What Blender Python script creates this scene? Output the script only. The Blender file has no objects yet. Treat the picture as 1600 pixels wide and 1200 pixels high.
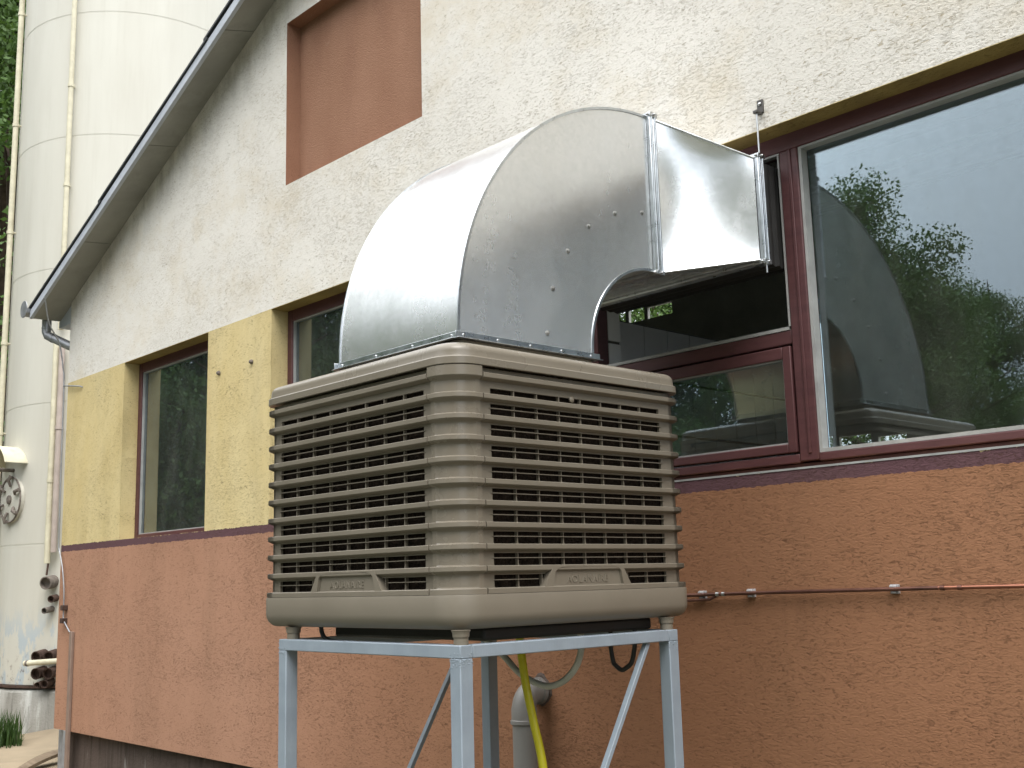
import bpy, math, random
import numpy as np
from mathutils import Vector, Matrix
random.seed(7)
R = math.radians
PI = math.pi
scene = bpy.context.scene
COL = scene.collection

# ------------------------------------------------------------------ camera
# origin of the world = the photographer's eye; x runs along the wall, y into it, z up; ground at z = -1.6
YAW, PITCH, ROLL, FPX = R(47.0448), R(9.8957), R(1.5303), 1764.48
cam = bpy.data.cameras.new('camera')
cam.sensor_width = 36.0
cam.lens = FPX / 1600.0 * 36.0
cam.clip_start, cam.clip_end = 0.05, 1000.0
camo = bpy.data.objects.new('camera', cam); COL.objects.link(camo)
_f = Vector((-math.sin(YAW) * math.cos(PITCH), math.cos(YAW) * math.cos(PITCH), math.sin(PITCH)))
_r = Vector((math.cos(YAW), math.sin(YAW), 0)); _d = -_r.cross(_f)
_cr, _sr = math.cos(ROLL), math.sin(ROLL)
_rr = _cr * _r + _sr * _d; _dd = -_sr * _r + _cr * _d
m = Matrix((( _rr.x, -_dd.x, -_f.x, 0), (_rr.y, -_dd.y, -_f.y, 0), (_rr.z, -_dd.z, -_f.z, 0), (0, 0, 0, 1)))
camo.matrix_world = m
scene.camera = camo

# ------------------------------------------------------------------ world, sun, exposure
SUN_DIR = Vector((0.60, -0.36, 1.05)).normalized()      # towards the sun behind thin cloud
sun_el = math.asin(SUN_DIR.z); sun_az = math.atan2(SUN_DIR.x, SUN_DIR.y)
w = bpy.data.worlds.new("World"); scene.world = w; w.use_nodes = True
nt = w.node_tree; nt.nodes.clear()
wo = nt.nodes.new('ShaderNodeOutputWorld'); bg = nt.nodes.new('ShaderNodeBackground')
sky = nt.nodes.new('ShaderNodeTexSky'); sky.sky_type = 'NISHITA'; sky.sun_disc = False
sky.sun_elevation = sun_el; sky.sun_rotation = sun_az; sky.dust_density = 2.5; sky.air_density = 1.0
tcw = nt.nodes.new('ShaderNodeTexCoord'); mpw = nt.nodes.new('ShaderNodeMapping'); mpw.inputs['Scale'].default_value = (1, 1, 2.6)
nzw = nt.nodes.new('ShaderNodeTexNoise'); nzw.inputs['Scale'].default_value = 1.6; nzw.inputs['Detail'].default_value = 6
rpw = nt.nodes.new('ShaderNodeValToRGB'); rpw.color_ramp.elements[0].position = 0.30; rpw.color_ramp.elements[1].position = 0.62
rpw.color_ramp.elements[0].color = (0.80, 0.80, 0.80, 1); rpw.color_ramp.elements[1].color = (1, 1, 1, 1)
mxw = nt.nodes.new('ShaderNodeMix'); mxw.data_type = 'RGBA'
sxw = nt.nodes.new('ShaderNodeSeparateXYZ'); nt.links.new(tcw.outputs['Generated'], sxw.inputs[0])
mrw = nt.nodes.new('ShaderNodeMapRange'); mrw.inputs['From Min'].default_value = 0.0; mrw.inputs['From Max'].default_value = 1.0
mrw.inputs['To Min'].default_value = 0.0; mrw.inputs['To Max'].default_value = 1.0
nt.links.new(sxw.outputs['Z'], mrw.inputs['Value'])
cmx = nt.nodes.new('ShaderNodeMix'); cmx.data_type = 'RGBA'
cmx.inputs['A'].default_value = (4.0, 4.6, 5.4, 1); cmx.inputs['B'].default_value = (20.5, 20.6, 20.6, 1)   # overcast: zenith about three times the horizon
nt.links.new(mrw.outputs[0], cmx.inputs['Factor']); nt.links.new(cmx.outputs['Result'], mxw.inputs['B'])
nt.links.new(tcw.outputs['Generated'], mpw.inputs['Vector']); nt.links.new(mpw.outputs[0], nzw.inputs['Vector'])
nt.links.new(nzw.outputs['Fac'], rpw.inputs['Fac']); nt.links.new(rpw.outputs['Color'], mxw.inputs['Factor'])
nt.links.new(sky.outputs[0], mxw.inputs['A']); nt.links.new(mxw.outputs['Result'], bg.inputs['Color'])
bg.inputs['Strength'].default_value = 0.15
nt.links.new(bg.outputs[0], wo.inputs[0])
sl = bpy.data.lights.new('sun', 'SUN'); sl.energy = 1.5; sl.angle = R(30); sl.color = (1.0, 0.96, 0.90)
so = bpy.data.objects.new('sun', sl); COL.objects.link(so)
so.rotation_euler = (-SUN_DIR).to_track_quat('-Z', 'Y').to_euler()
vs = scene.view_settings
vs.view_transform = 'Standard'; vs.look = 'None'; vs.exposure = 0.55; vs.gamma = 1.0; vs.use_curve_mapping = False

# ------------------------------------------------------------------ node helpers
class NT:
    def __init__(s, name):
        s.m = bpy.data.materials.new(name); s.m.use_nodes = True
        s.t = s.m.node_tree; s.t.nodes.clear()
        s.out = s.t.nodes.new('ShaderNodeOutputMaterial')
        s.geo = s.t.nodes.new('ShaderNodeNewGeometry')
    def n(s, typ, **kw):
        x = s.t.nodes.new(typ)
        for k, v in kw.items(): setattr(x, k, v)
        return x
    def lk(s, a, b): s.t.links.new(a, b)
    def setin(s, sock, v):
        if hasattr(v, 'links') or isinstance(v, bpy.types.NodeSocket): s.lk(v, sock)
        else:
            if isinstance(v, (tuple, list)) and len(v) == 3 and sock.type == 'RGBA': v = (*v, 1)
            sock.default_value = v
    def pos(s, scale=(1, 1, 1), obj=False):
        mp = s.n('ShaderNodeMapping'); mp.inputs['Scale'].default_value = scale
        if obj:
            tc = s.n('ShaderNodeTexCoord'); s.lk(tc.outputs['Object'], mp.inputs['Vector'])
        else: s.lk(s.geo.outputs['Position'], mp.inputs['Vector'])
        return mp.outputs[0]
    def noise(s, scale, detail=4, vec=None, rough=0.55, dist=0.0):
        x = s.n('ShaderNodeTexNoise'); x.inputs['Scale'].default_value = scale; x.inputs['Detail'].default_value = detail
        x.inputs['Roughness'].default_value = rough; x.inputs['Distortion'].default_value = dist
        s.lk(vec if vec is not None else s.pos(), x.inputs['Vector']); return x.outputs['Fac']
    def ramp(s, fac, a, b, ca=0.0, cb=1.0):
        x = s.n('ShaderNodeMapRange'); x.inputs['From Min'].default_value = a; x.inputs['From Max'].default_value = b
        x.inputs['To Min'].default_value = ca; x.inputs['To Max'].default_value = cb
        s.setin(x.inputs['Value'], fac); return x.outputs[0]
    def math(s, op, a, b=0.0, clamp=False):
        x = s.n('ShaderNodeMath', operation=op, use_clamp=clamp); s.setin(x.inputs[0], a); s.setin(x.inputs[1], b); return x.outputs[0]
    def mix(s, fac, a, b, mode='MIX'):
        x = s.n('ShaderNodeMix', data_type='RGBA', blend_type=mode, clamp_factor=True)
        s.setin(x.inputs['Factor'], fac); s.setin(x.inputs['A'], a); s.setin(x.inputs['B'], b); return x.outputs['Result']
    def bump(s, h, strength=0.5, dist=0.01, normal=None):
        x = s.n('ShaderNodeBump'); x.inputs['Strength'].default_value = strength; x.inputs['Distance'].default_value = dist
        s.lk(h, x.inputs['Height'])
        if normal is not None: s.lk(normal, x.inputs['Normal'])
        return x.outputs[0]
    def bsdf(s, color, rough=0.5, metal=0.0, normal=None, spec=0.5, **kw):
        b = s.n('ShaderNodeBsdfPrincipled')
        s.setin(b.inputs['Base Color'], color); s.setin(b.inputs['Roughness'], rough); s.setin(b.inputs['Metallic'], metal)
        s.setin(b.inputs['Specular IOR Level'], spec)
        for k, v in kw.items(): s.setin(b.inputs[k], v)
        if normal is not None: s.lk(normal, b.inputs['Normal'])
        return b.outputs[0]
    def fin(s, sh):
        s.lk(sh, s.out.inputs['Surface']); return s.m
    def z(s):
        x = s.n('ShaderNodeSeparateXYZ'); s.lk(s.geo.outputs['Position'], x.inputs[0]); return x.outputs

def simple(name, col, rough=0.5, metal=0.0, var=0.12, scale=6.0, bump=0.0, bscale=80, spec=0.5, obj=True, stain=None, stain_amt=0.0, stain_scale=3.0):
    n = NT(name)
    p = n.pos(obj=obj)
    f = n.noise(scale, 5, p)
    c = n.mix(n.ramp(f, 0.3, 0.7), tuple(x * (1 - var) for x in col), tuple(min(1, x * (1 + var)) for x in col))
    if stain is not None:
        sf = n.noise(stain_scale, 8, p, 0.7)
        c = n.mix(n.ramp(sf, 0.52, 0.68, 0, stain_amt), c, stain)
    nm = n.bump(n.noise(bscale, 4, p), bump, 0.004) if bump else None
    r = n.ramp(f, 0.3, 0.7, rough * 0.85, min(1, rough * 1.15))
    return n.fin(n.bsdf(c, r, metal, nm, spec))

# ------------------------------------------------------------------ materials
D_WALL = 3.92
def mat_plaster():
    n = NT('painted_roughcast')
    X, Y, Z = n.z()[0:3]
    wob = n.math('MULTIPLY', n.math('SUBTRACT', n.noise(14, 3), 0.5), 0.022)
    wob2 = n.math('MULTIPLY', n.math('SUBTRACT', n.noise(60, 2), 0.5), 0.014)
    zz = n.math('ADD', Z, n.math('ADD', wob, wob2))
    big = n.noise(0.9, 5); med = n.noise(4.5, 5)
    # orange, plum, yellow, cream coats
    orange = n.mix(n.ramp(big, 0.3, 0.7), (0.300, 0.145, 0.078), (0.345, 0.172, 0.095))
    orange = n.mix(n.ramp(X, -4.4, -7.0, 0, 0.9), orange, n.mix(n.ramp(big, 0.3, 0.7), (0.425, 0.232, 0.152), (0.465, 0.262, 0.176)))  # lighter to the left: paint tone and falloff of light both in the colour
    plum = (0.125, 0.066, 0.075)
    yellow = n.mix(n.ramp(n.noise(1.3, 7, n.pos((1.6, 1, 0.8)), 0.65), 0.3, 0.7), (0.62, 0.49, 0.235), (0.70, 0.585, 0.325))
    cream = n.mix(n.ramp(big, 0.32, 0.72), (0.73, 0.695, 0.635), (0.80, 0.765, 0.705))
    c = n.mix(n.math('GREATER_THAN', zz, 0.358), orange, plum)
    c = n.mix(n.math('GREATER_THAN', zz, 0.413), c, yellow)
    c = n.mix(n.math('GREATER_THAN', Z, 1.8745), c, cream)
    c = n.mix(n.math('MULTIPLY', n.math('GREATER_THAN', Y, D_WALL + 0.004), n.math('GREATER_THAN', Z, 1.87)), c, n.mix(n.ramp(med, 0.35, 0.65), (0.36, 0.26, 0.09), (0.27, 0.19, 0.07)))  # window head reveals: dirty ochre with their shade put into the colour
    c = n.mix(n.math('GREATER_THAN', Y, 4.10), c, (0.62, 0.62, 0.59))
    # scratches of the wooden float: elongated pits tilted like the stroke of the arm
    mp = n.n('ShaderNodeMapping'); mp.inputs['Rotation'].default_value = (0, R(10), 0); mp.inputs['Scale'].default_value = (42, 60, 125)
    n.lk(n.geo.outputs['Position'], mp.inputs['Vector'])
    pit = n.noise(1.0, 4, mp.outputs[0], 0.62, 0.9)
    dens = n.noise(3.2, 7, n.pos((0.8, 1, 1.3)), 0.7)
    thr = n.ramp(dens, 0.30, 0.70, 0.70, 0.545)
    pitm = n.math('MULTIPLY', n.math('SUBTRACT', pit, thr), 16.0, True)
    iscream = n.math('GREATER_THAN', Z, 1.8745)
    dirt = n.mix(iscream, n.mix(0.62, c, (0.10, 0.05, 0.028)), n.mix(n.ramp(big, 0.35, 0.65), (0.46, 0.36, 0.20), (0.40, 0.335, 0.23)))
    pitv = n.math('MULTIPLY', pitm, n.mix(iscream, (0.75, 0.75, 0.75), (0.62, 0.62, 0.62)))
    c = n.mix(pitv, c, dirt)
    mpf = n.n('ShaderNodeMapping'); mpf.inputs['Rotation'].default_value = (0, R(14), 0); mpf.inputs['Scale'].default_value = (34, 90, 118)
    n.lk(n.geo.outputs['Position'], mpf.inputs['Vector'])
    fk = n.noise(1.0, 6, mpf.outputs[0], 0.72, 1.2)
    fdens = n.noise(1.9, 7, n.pos((0.9, 1, 1.2)), 0.7)
    fm = n.math('MULTIPLY', n.math('SUBTRACT', fk, n.ramp(fdens, 0.34, 0.68, 0.605, 0.505)), 14.0, True)
    c = n.mix(n.math('MULTIPLY', fm, n.mix(iscream, n.mix(n.math('GREATER_THAN', zz, 0.413), (0.66, 0.66, 0.66), (0.38, 0.38, 0.38)), (0.28, 0.28, 0.28))), c, dirt)
    # ochre film on the cream coat, and dark runs under the verge
    film = n.ramp(n.noise(1.7, 8, n.pos((1, 1, 1.2)), 0.72), 0.47, 0.72, 0, 0.42)
    c = n.mix(n.math('MULTIPLY', film, iscream), c, (0.58, 0.47, 0.29))
    vz = n.math('SUBTRACT', n.math('ADD', n.math('MULTIPLY', X, 0.424), 6.95), Z)      # height below the verge line
    run = n.math('MULTIPLY', n.ramp(vz, 0.02, 0.55, 1, 0), n.ramp(n.noise(2.2, 8, n.pos((2.4, 1, 1.0)), 0.75), 0.40, 0.66, 0, 0.6), True)
    c = n.mix(n.math('MULTIPLY', run, iscream), c, (0.26, 0.235, 0.20))
    streak = n.ramp(n.noise(1.1, 8, n.pos((2.2, 1, 0.55)), 0.75), 0.48, 0.72, 0, 0.34)
    c = n.mix(n.math('MULTIPLY', streak, n.math('SUBTRACT', 1.0, iscream)), c, n.mix(0.55, c, (0.13, 0.085, 0.05)))
    # hairline cracks and drip marks below the sill and the copper line
    ck = n.n('ShaderNodeTexVoronoi', feature='DISTANCE_TO_EDGE'); ck.inputs['Scale'].default_value = 0.85
    wv = n.n('ShaderNodeTexNoise'); wv.inputs['Scale'].default_value = 5; wv.inputs['Detail'].default_value = 6
    n.lk(n.pos(), wv.inputs['Vector'])
    va = n.n('ShaderNodeVectorMath', operation='ADD'); vs_ = n.n('ShaderNodeVectorMath', operation='SCALE'); vs_.inputs['Scale'].default_value = 0.35
    n.lk(wv.outputs['Color'], vs_.inputs[0]); n.lk(n.pos(), va.inputs[0]); n.lk(vs_.outputs[0], va.inputs[1]); n.lk(va.outputs[0], ck.inputs['Vector'])
    crk = n.math('MULTIPLY', n.ramp(ck.outputs['Distance'], 0.0, 0.0035, 1, 0), n.ramp(n.noise(0.9, 3), 0.56, 0.64, 0, 0.28), True)
    c = n.mix(n.math('MULTIPLY', crk, n.math('LESS_THAN', Z, 0.358)), c, n.mix(0.7, c, (0.05, 0.035, 0.025)))
    isor = n.math('LESS_THAN', Z, 0.358)
    drip = n.math('MULTIPLY', n.ramp(n.noise(2.4, 5, n.pos((9, 1, 0.12)), 0.6), 0.56, 0.72, 0, 0.26), n.math('MAXIMUM', n.ramp(Z, -0.05, 0.36, 0, 1), n.math('MULTIPLY', n.ramp(Z, -0.075, -0.5, 1, 0), n.math('LESS_THAN', Z, -0.075))), True)
    c = n.mix(n.math('MULTIPLY', drip, isor), c, n.mix(0.6, c, (0.09, 0.055, 0.035)))
    grain = n.noise(260, 3); mid = n.noise(110, 4, n.pos((0.6, 1, 1.3)), 0.65)
    h = n.math('ADD', n.math('ADD', n.math('MULTIPLY', grain, 0.5), n.math('MULTIPLY', mid, 0.7)), n.math('ADD', n.math('MULTIPLY', pitm, -0.55), n.math('MULTIPLY', fm, -0.35)))
    nm = n.bump(h, 0.8, 0.007)
    return n.fin(n.bsdf(c, 0.93, 0, nm, 0.15))

def mat_niche():
    n = NT('red_brown_plaster')
    c = n.mix(n.ramp(n.noise(1.8, 7, n.pos((1.8, 1, 0.8)), 0.65), 0.3, 0.7), (0.29, 0.155, 0.100), (0.345, 0.192, 0.128))
    c = n.mix(n.ramp(n.noise(1.2, 8, n.pos((2.6, 1, 0.7)), 0.7), 0.5, 0.72, 0, 0.35), c, (0.19, 0.10, 0.07))
    c = n.mix(n.ramp(n.noise(1.0, 4, n.pos((70, 70, 130)), 0.65), 0.56, 0.66, 0, 0.45), c, (0.20, 0.105, 0.07))
    c = n.mix(n.ramp(n.noise(6, 8, None, 0.75), 0.64, 0.74, 0, 0.3), c, (0.50, 0.36, 0.27))
    nm = n.bump(n.noise(110, 4), 0.8, 0.008)
    return n.fin(n.bsdf(c, 0.95, 0, nm, 0.1))

def mat_zinc(name='galvanised_sheet', smear=0.25):
    n = NT(name)
    p = n.pos(obj=True)
    v = n.n('ShaderNodeTexVoronoi'); v.inputs['Scale'].default_value = 55; n.lk(p, v.inputs['Vector'])
    sp = n.n('ShaderNodeSeparateColor'); n.lk(v.outputs['Color'], sp.inputs[0])
    col = n.mix(sp.outputs[0], (0.80, 0.81, 0.82), (0.86, 0.87, 0.88))
    streak = n.noise(2.0, 4, n.pos((4, 4, 0.7), True), 0.55)
    col = n.mix(n.ramp(streak, 0.4, 0.8, 0, 0.2), col, (0.72, 0.73, 0.74))
    rough = n.ramp(sp.outputs[1], 0, 1, 0.225, 0.245)
    rough = n.math('ADD', rough, n.ramp(streak, 0.3, 0.8, 0, 0.05))
    wave = n.noise(2.6, 2, p)
    nm = n.bump(wave, 0.07, 0.05)
    nm = n.bump(n.noise(60, 2, n.pos((1, 1, 0.2), True)), 0.012, 0.002, nm)
    metal = n.bsdf(col, rough, 1.0, nm)
    # thin white oxide and fingerprints
    sm = n.noise(5.0, 6, n.pos((1.0, 1.0, 0.8), True), 0.6, 0.6)
    dull = n.bsdf((0.72, 0.74, 0.75), 0.6, 0.0, nm)
    f = n.ramp(sm, 0.45, 0.80, 0.16, 0.16 + smear)
    mx = n.n('ShaderNodeMixShader'); n.lk(f, mx.inputs[0]); n.lk(metal, mx.inputs[1]); n.lk(dull, mx.inputs[2])
    return n.fin(mx.outputs[0])

def mat_glass(name='window_glass', d0=0.012, d1=0.06):
    n = NT(name)
    p = n.pos()
    tr = n.n('ShaderNodeBsdfTransparent'); tr.inputs[0].default_value = (0.86, 0.90, 0.88, 1)
    gl = n.n('ShaderNodeBsdfGlossy'); gl.inputs['Roughness'].default_value = 0.0
    gl.inputs['Color'].default_value = (0.80, 0.91, 1.0, 1)
    nm = n.bump(n.noise(1.1, 1, p), 0.012, 0.05); n.lk(nm, gl.inputs['Normal'])
    fr = n.n('ShaderNodeFresnel'); fr.inputs['IOR'].default_value = 1.52
    f2 = n.math('MULTIPLY', fr.outputs[0], 2.7, True)                      # two surfaces, two leaves
    mx = n.n('ShaderNodeMixShader'); n.lk(f2, mx.inputs[0]); n.lk(tr.outputs[0], mx.inputs[1]); n.lk(gl.outputs[0], mx.inputs[2])
    df = n.n('ShaderNodeBsdfDiffuse'); df.inputs[0].default_value = (0.52, 0.52, 0.45, 1)
    dust = n.ramp(n.noise(2.2, 8, n.pos((2.5, 2.5, 0.8)), 0.7), 0.42, 0.78, d0, d1)
    spots = n.ramp(n.noise(55, 3, p, 0.6), 0.70, 0.76, 0, 0.22)
    m2 = n.n('ShaderNodeMixShader'); n.lk(n.math('ADD', dust, spots, True), m2.inputs[0]); n.lk(mx.outputs[0], m2.inputs[1]); n.lk(df.outputs[0], m2.inputs[2])
    return n.fin(m2.outputs[0])

def mat_silo():
    n = NT('cream_silo_paint')
    X, Y, Z = n.z()[0:3]
    c = n.mix(n.ramp(n.noise(1.2, 6, n.pos((2, 2, 0.4))), 0.3, 0.7), (0.53, 0.51, 0.445), (0.59, 0.575, 0.51))
    st = n.ramp(n.noise(1.8, 8, n.pos((5, 5, 0.3)), 0.7), 0.5, 0.75, 0, 0.28)
    c = n.mix(st, c, (0.42, 0.40, 0.33))
    low = n.ramp(Z, -0.1, -0.5, 0, 1)
    pa = n.ramp(n.noise(3.0, 6, n.pos((2.0, 2.0, 0.7)), 0.65), 0.50, 0.54, 0, 0.85)
    c = n.mix(n.math('MULTIPLY', low, pa), c, (0.40, 0.46, 0.50))
    ru = n.ramp(n.noise(14, 8, n.pos((1, 1, 0.7)), 0.75), 0.56, 0.64, 0, 1)
    lowr = n.ramp(Z, -0.55, -1.0, 0, 1)
    c = n.mix(n.math('MULTIPLY', lowr, ru), c, (0.12, 0.065, 0.045))
    fl = n.ramp(n.noise(30, 6, n.pos((1, 1, 0.5)), 0.7), 0.70, 0.74, 0, 0.7)
    c = n.mix(fl, c, (0.25, 0.22, 0.17))
    nm = n.bump(n.noise(3, 3), 0.06, 0.03)
    return n.fin(n.bsdf(c, 0.55, 0, nm, 0.3))

def mat_concrete(name, a, b, streaks=True):
    n = NT(name)
    f = n.noise(2.0, 8, n.pos((2.5, 2.5, 0.7)), 0.7)
    c = n.mix(n.ramp(f, 0.3, 0.7), a, b)
    if streaks:
        s2 = n.ramp(n.noise(2.2, 6, n.pos((4, 4, 0.35)), 0.65), 0.52, 0.70, 0, 0.8)
        c = n.mix(s2, c, tuple(x * 0.25 for x in a))
        s3 = n.ramp(n.noise(1.4, 5, n.pos((3.2, 3.2, 0.5)), 0.6), 0.60, 0.70, 0, 0.75)
        c = n.mix(s3, c, (0.55, 0.55, 0.52))
    nm = n.bump(n.noise(45, 5), 0.6, 0.012)
    return n.fin(n.bsdf(c, 0.92, 0, nm, 0.15))

def mat_leaf(name, dark, light):
    n = NT(name)
    oi = n.n('ShaderNodeObjectInfo')
    f = n.noise(0.9, 4); f2 = n.noise(9, 2)
    c = n.mix(n.ramp(f, 0.3, 0.7), dark, light)
    c = n.mix(n.ramp(f2, 0.35, 0.7, 0, 0.5), c, tuple(x * 1.35 for x in light))
    c = n.mix(n.math('MULTIPLY', oi.outputs['Random'], 0.35), c, tuple(x * 0.7 for x in dark))
    b = n.bsdf(c, 0.55, 0, None, 0.35)
    tl = n.n('ShaderNodeBsdfTranslucent'); n.lk(n.mix(0.5, c, (0.12, 0.2, 0.03)), tl.inputs[0])
    mx = n.n('ShaderNodeMixShader'); mx.inputs[0].default_value = 0.3; n.lk(b, mx.inputs[1]); n.lk(tl.outputs[0], mx.inputs[2])
    return n.fin(mx.outputs[0])

def mat_ground():
    n = NT('ground_earth')
    f = n.noise(0.6, 8, None, 0.65); g = n.noise(18, 6)
    c = n.mix(n.ramp(f, 0.4, 0.62), (0.135, 0.125, 0.105), (0.07, 0.085, 0.04))
    c = n.mix(n.ramp(g, 0.35, 0.7, 0, 0.5), c, (0.085, 0.08, 0.07))
    nm = n.bump(g, 0.7, 0.03)
    return n.fin(n.bsdf(c, 0.95, 0, nm, 0.1))

def mat_wood(name, a, b, rough=0.6):
    n = NT(name)
    f = n.noise(5, 7, n.pos((1, 6, 6)), 0.65); g = n.noise(60, 4, n.pos((0.6, 1, 1)))
    c = n.mix(n.ramp(f, 0.3, 0.7), a, b)
    wear = n.ramp(n.noise(9, 8, None, 0.75), 0.66, 0.72, 0, 0.55)
    c = n.mix(wear, c, (0.26, 0.17, 0.15))
    return n.fin(n.bsdf(c, rough, 0, n.bump(g, 0.3, 0.003), 0.4))

M = {}
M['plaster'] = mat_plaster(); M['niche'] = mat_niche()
M['zinc'] = mat_zinc('galvanised_sheet', 0.10); M['zinc_smeared'] = mat_zinc('smeared_galvanised_sheet', 0.36)
M['zinc_rail'] = simple('galvanised_rail', (0.62, 0.65, 0.68), 0.30, 1.0, 0.12, 20)
M['glass'] = mat_glass(); M['dusty_glass'] = mat_glass('dusty_window_glass', 0.035, 0.10); M['silo'] = mat_silo()
M['plinth'] = mat_concrete('dark_plinth_concrete', (0.085, 0.065, 0.055), (0.13, 0.10, 0.085))
M['silo_base'] = mat_concrete('silo_base_concrete', (0.26, 0.25, 0.225), (0.36, 0.35, 0.32))
M['plastic'] = simple('taupe_plastic', (0.185, 0.161, 0.126), 0.28, 0, 0.05, 4, 0.03, 240, 0.5, stain=(0.19, 0.165, 0.13), stain_amt=0.35, stain_scale=5)
M['plastic_matt'] = simple('taupe_plastic_matt', (0.177, 0.154, 0.120), 0.42, 0, 0.06, 4, 0.03, 240, 0.4, stain=(0.17, 0.15, 0.115), stain_amt=0.5, stain_scale=6)
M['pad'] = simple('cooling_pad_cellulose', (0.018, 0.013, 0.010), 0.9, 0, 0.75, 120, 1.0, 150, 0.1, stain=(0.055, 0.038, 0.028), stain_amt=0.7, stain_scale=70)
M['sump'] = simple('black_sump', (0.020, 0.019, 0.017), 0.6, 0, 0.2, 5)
M['stand_plain'] = simple('blue_grey_paint', (0.29, 0.345, 0.395), 0.42, 0, 0.07, 9, 0.12, 130, 0.5, stain=(0.22, 0.265, 0.30), stain_amt=0.3)
def mat_stand():
    n = NT('brushed_blue_grey_paint')
    p = n.pos(obj=True)
    c = n.mix(n.ramp(n.noise(9, 5, p), 0.3, 0.7), (0.230, 0.272, 0.318), (0.275, 0.322, 0.370))
    c = n.mix(n.ramp(n.noise(2.5, 8, n.pos((3, 3, 1), True), 0.75), 0.5, 0.7, 0, 0.35), c, (0.21, 0.245, 0.27))
    c = n.mix(n.ramp(n.noise(13, 8, p, 0.75), 0.69, 0.72, 0, 0.75), c, (0.14, 0.075, 0.045))
    nm = n.bump(n.noise(1.0, 3, n.pos((160, 160, 12), True)), 0.25, 0.003)
    return n.fin(n.bsdf(c, 0.42, 0, nm, 0.5))
M['stand'] = mat_stand()
M['weld'] = simple('painted_weld', (0.27, 0.315, 0.36), 0.35, 0, 0.15, 60, 1.0, 90, 0.6)
M['wood'] = mat_wood('oxblood_painted_wood', (0.074, 0.028, 0.030), (0.108, 0.042, 0.043), 0.5)
M['wood_dark'] = mat_wood('old_dark_red_wood', (0.050, 0.018, 0.017), (0.085, 0.032, 0.028), 0.65)
M['putty'] = simple('pale_sealant', (0.33, 0.33, 0.32), 0.7, 0, 0.15, 12, 0.2, 60)
M['soffit'] = simple('grey_fibre_board', (0.30, 0.295, 0.265), 0.85, 0, 0.14, 3, 0.25, 60, 0.2, stain=(0.21, 0.205, 0.18), stain_amt=0.6, stain_scale=2)
M['fascia'] = simple('pale_blue_grey_fascia', (0.44, 0.47, 0.52), 0.6, 0, 0.10, 5, 0.1, 60, 0.4)
M['roofing'] = simple('dark_roof_sheet', (0.035, 0.038, 0.042), 0.7, 0, 0.2, 8, 0.3, 50)
M['gutter'] = simple('weathered_zinc_gutter', (0.36, 0.37, 0.39), 0.45, 0.6, 0.18, 14, 0.1, 60)
M['screw'] = simple('zinc_plated_screw', (0.30, 0.30, 0.29), 0.5, 0.6, 0.2, 30)
M['steel_dark'] = simple('dark_steel', (0.09, 0.085, 0.08), 0.5, 0.7, 0.2, 30)
M['steel'] = simple('bright_steel', (0.55, 0.56, 0.57), 0.32, 1.0, 0.15, 30)
M['rust'] = simple('rusty_iron', (0.070, 0.045, 0.036), 0.9, 0, 0.45, 20, 0.8, 60, 0.2)
M['rust_grey'] = simple('corroded_grey_iron', (0.17, 0.145, 0.125), 0.85, 0.1, 0.35, 22, 0.5, 60, 0.3)
M['cream_pipe'] = simple('cream_painted_pipe', (0.60, 0.56, 0.42), 0.5, 0, 0.12, 9, 0.1, 60, 0.4, stain=(0.35, 0.30, 0.2), stain_amt=0.4, stain_scale=6)
M['pink_pipe'] = simple('faded_pinkish_pipe', (0.42, 0.35, 0.31), 0.6, 0, 0.12, 9)
M['brown_guard'] = simple('brown_grey_guard', (0.235, 0.165, 0.13), 0.6, 0, 0.15, 10, 0.1, 60)
M['pvc'] = simple('grey_pvc', (0.215, 0.205, 0.19), 0.45, 0, 0.08, 6, 0.03, 60, 0.45)
M['white_hose'] = simple('dirty_white_hose', (0.52, 0.51, 0.46), 0.5, 0, 0.1, 14)
M['yellow_hose'] = simple('yellow_hose', (0.60, 0.53, 0.015), 0.45, 0, 0.08, 14)
M['black_rubber'] = simple('black_rubber', (0.022, 0.021, 0.02), 0.55, 0, 0.2, 14)
M['copper'] = simple('tarnished_copper', (0.17, 0.08, 0.06), 0.42, 0.75, 0.35, 7, 0.1, 60, stain=(0.07, 0.04, 0.035), stain_amt=0.7, stain_scale=4)
M['copper_fresh'] = simple('fresh_copper', (0.34, 0.145, 0.095), 0.35, 0.85, 0.2, 12)
M['white_clip'] = simple('white_plastic_clip', (0.38, 0.37, 0.38), 0.5, 0, 0.05, 9)
M['tile'] = simple('glazed_white_tile', (0.72, 0.73, 0.70), 0.25, 0, 0.06, 3)
M['tile_cream'] = simple('glazed_cream_tile', (0.78, 0.81, 0.84), 0.3, 0, 0.06, 3)
M['grout'] = simple('dark_grout', (0.10, 0.10, 0.09), 0.9, 0, 0.2, 10)
M['inner'] = simple('dull_inner_plaster', (0.60, 0.59, 0.55), 0.9, 0, 0.15, 3)
M['ceil'] = simple('dark_ceiling_timber', (0.50, 0.49, 0.46), 0.7, 0, 0.3, 5, 0.3, 40)
M['ground'] = mat_ground()
M['sand'] = simple('pale_sand', (0.29, 0.235, 0.165), 0.95, 0, 0.12, 3, 0.5, 40, 0.1, obj=False)
M['bark'] = simple('bark', (0.075, 0.055, 0.04), 0.95, 0, 0.4, 9, 1.0, 25, 0.1)
M['leaf'] = mat_leaf('deciduous_leaf', (0.055, 0.105, 0.026), (0.105, 0.185, 0.045))
M['leaf_dark'] = mat_leaf('dark_leaf', (0.046, 0.090, 0.028), (0.085, 0.150, 0.042))
M['grass'] = mat_leaf('grass_blade', (0.022, 0.05, 0.012), (0.05, 0.10, 0.022))
M['plank'] = mat_wood('weathered_plank', (0.12, 0.085, 0.055), (0.22, 0.165, 0.11), 0.8)

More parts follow.
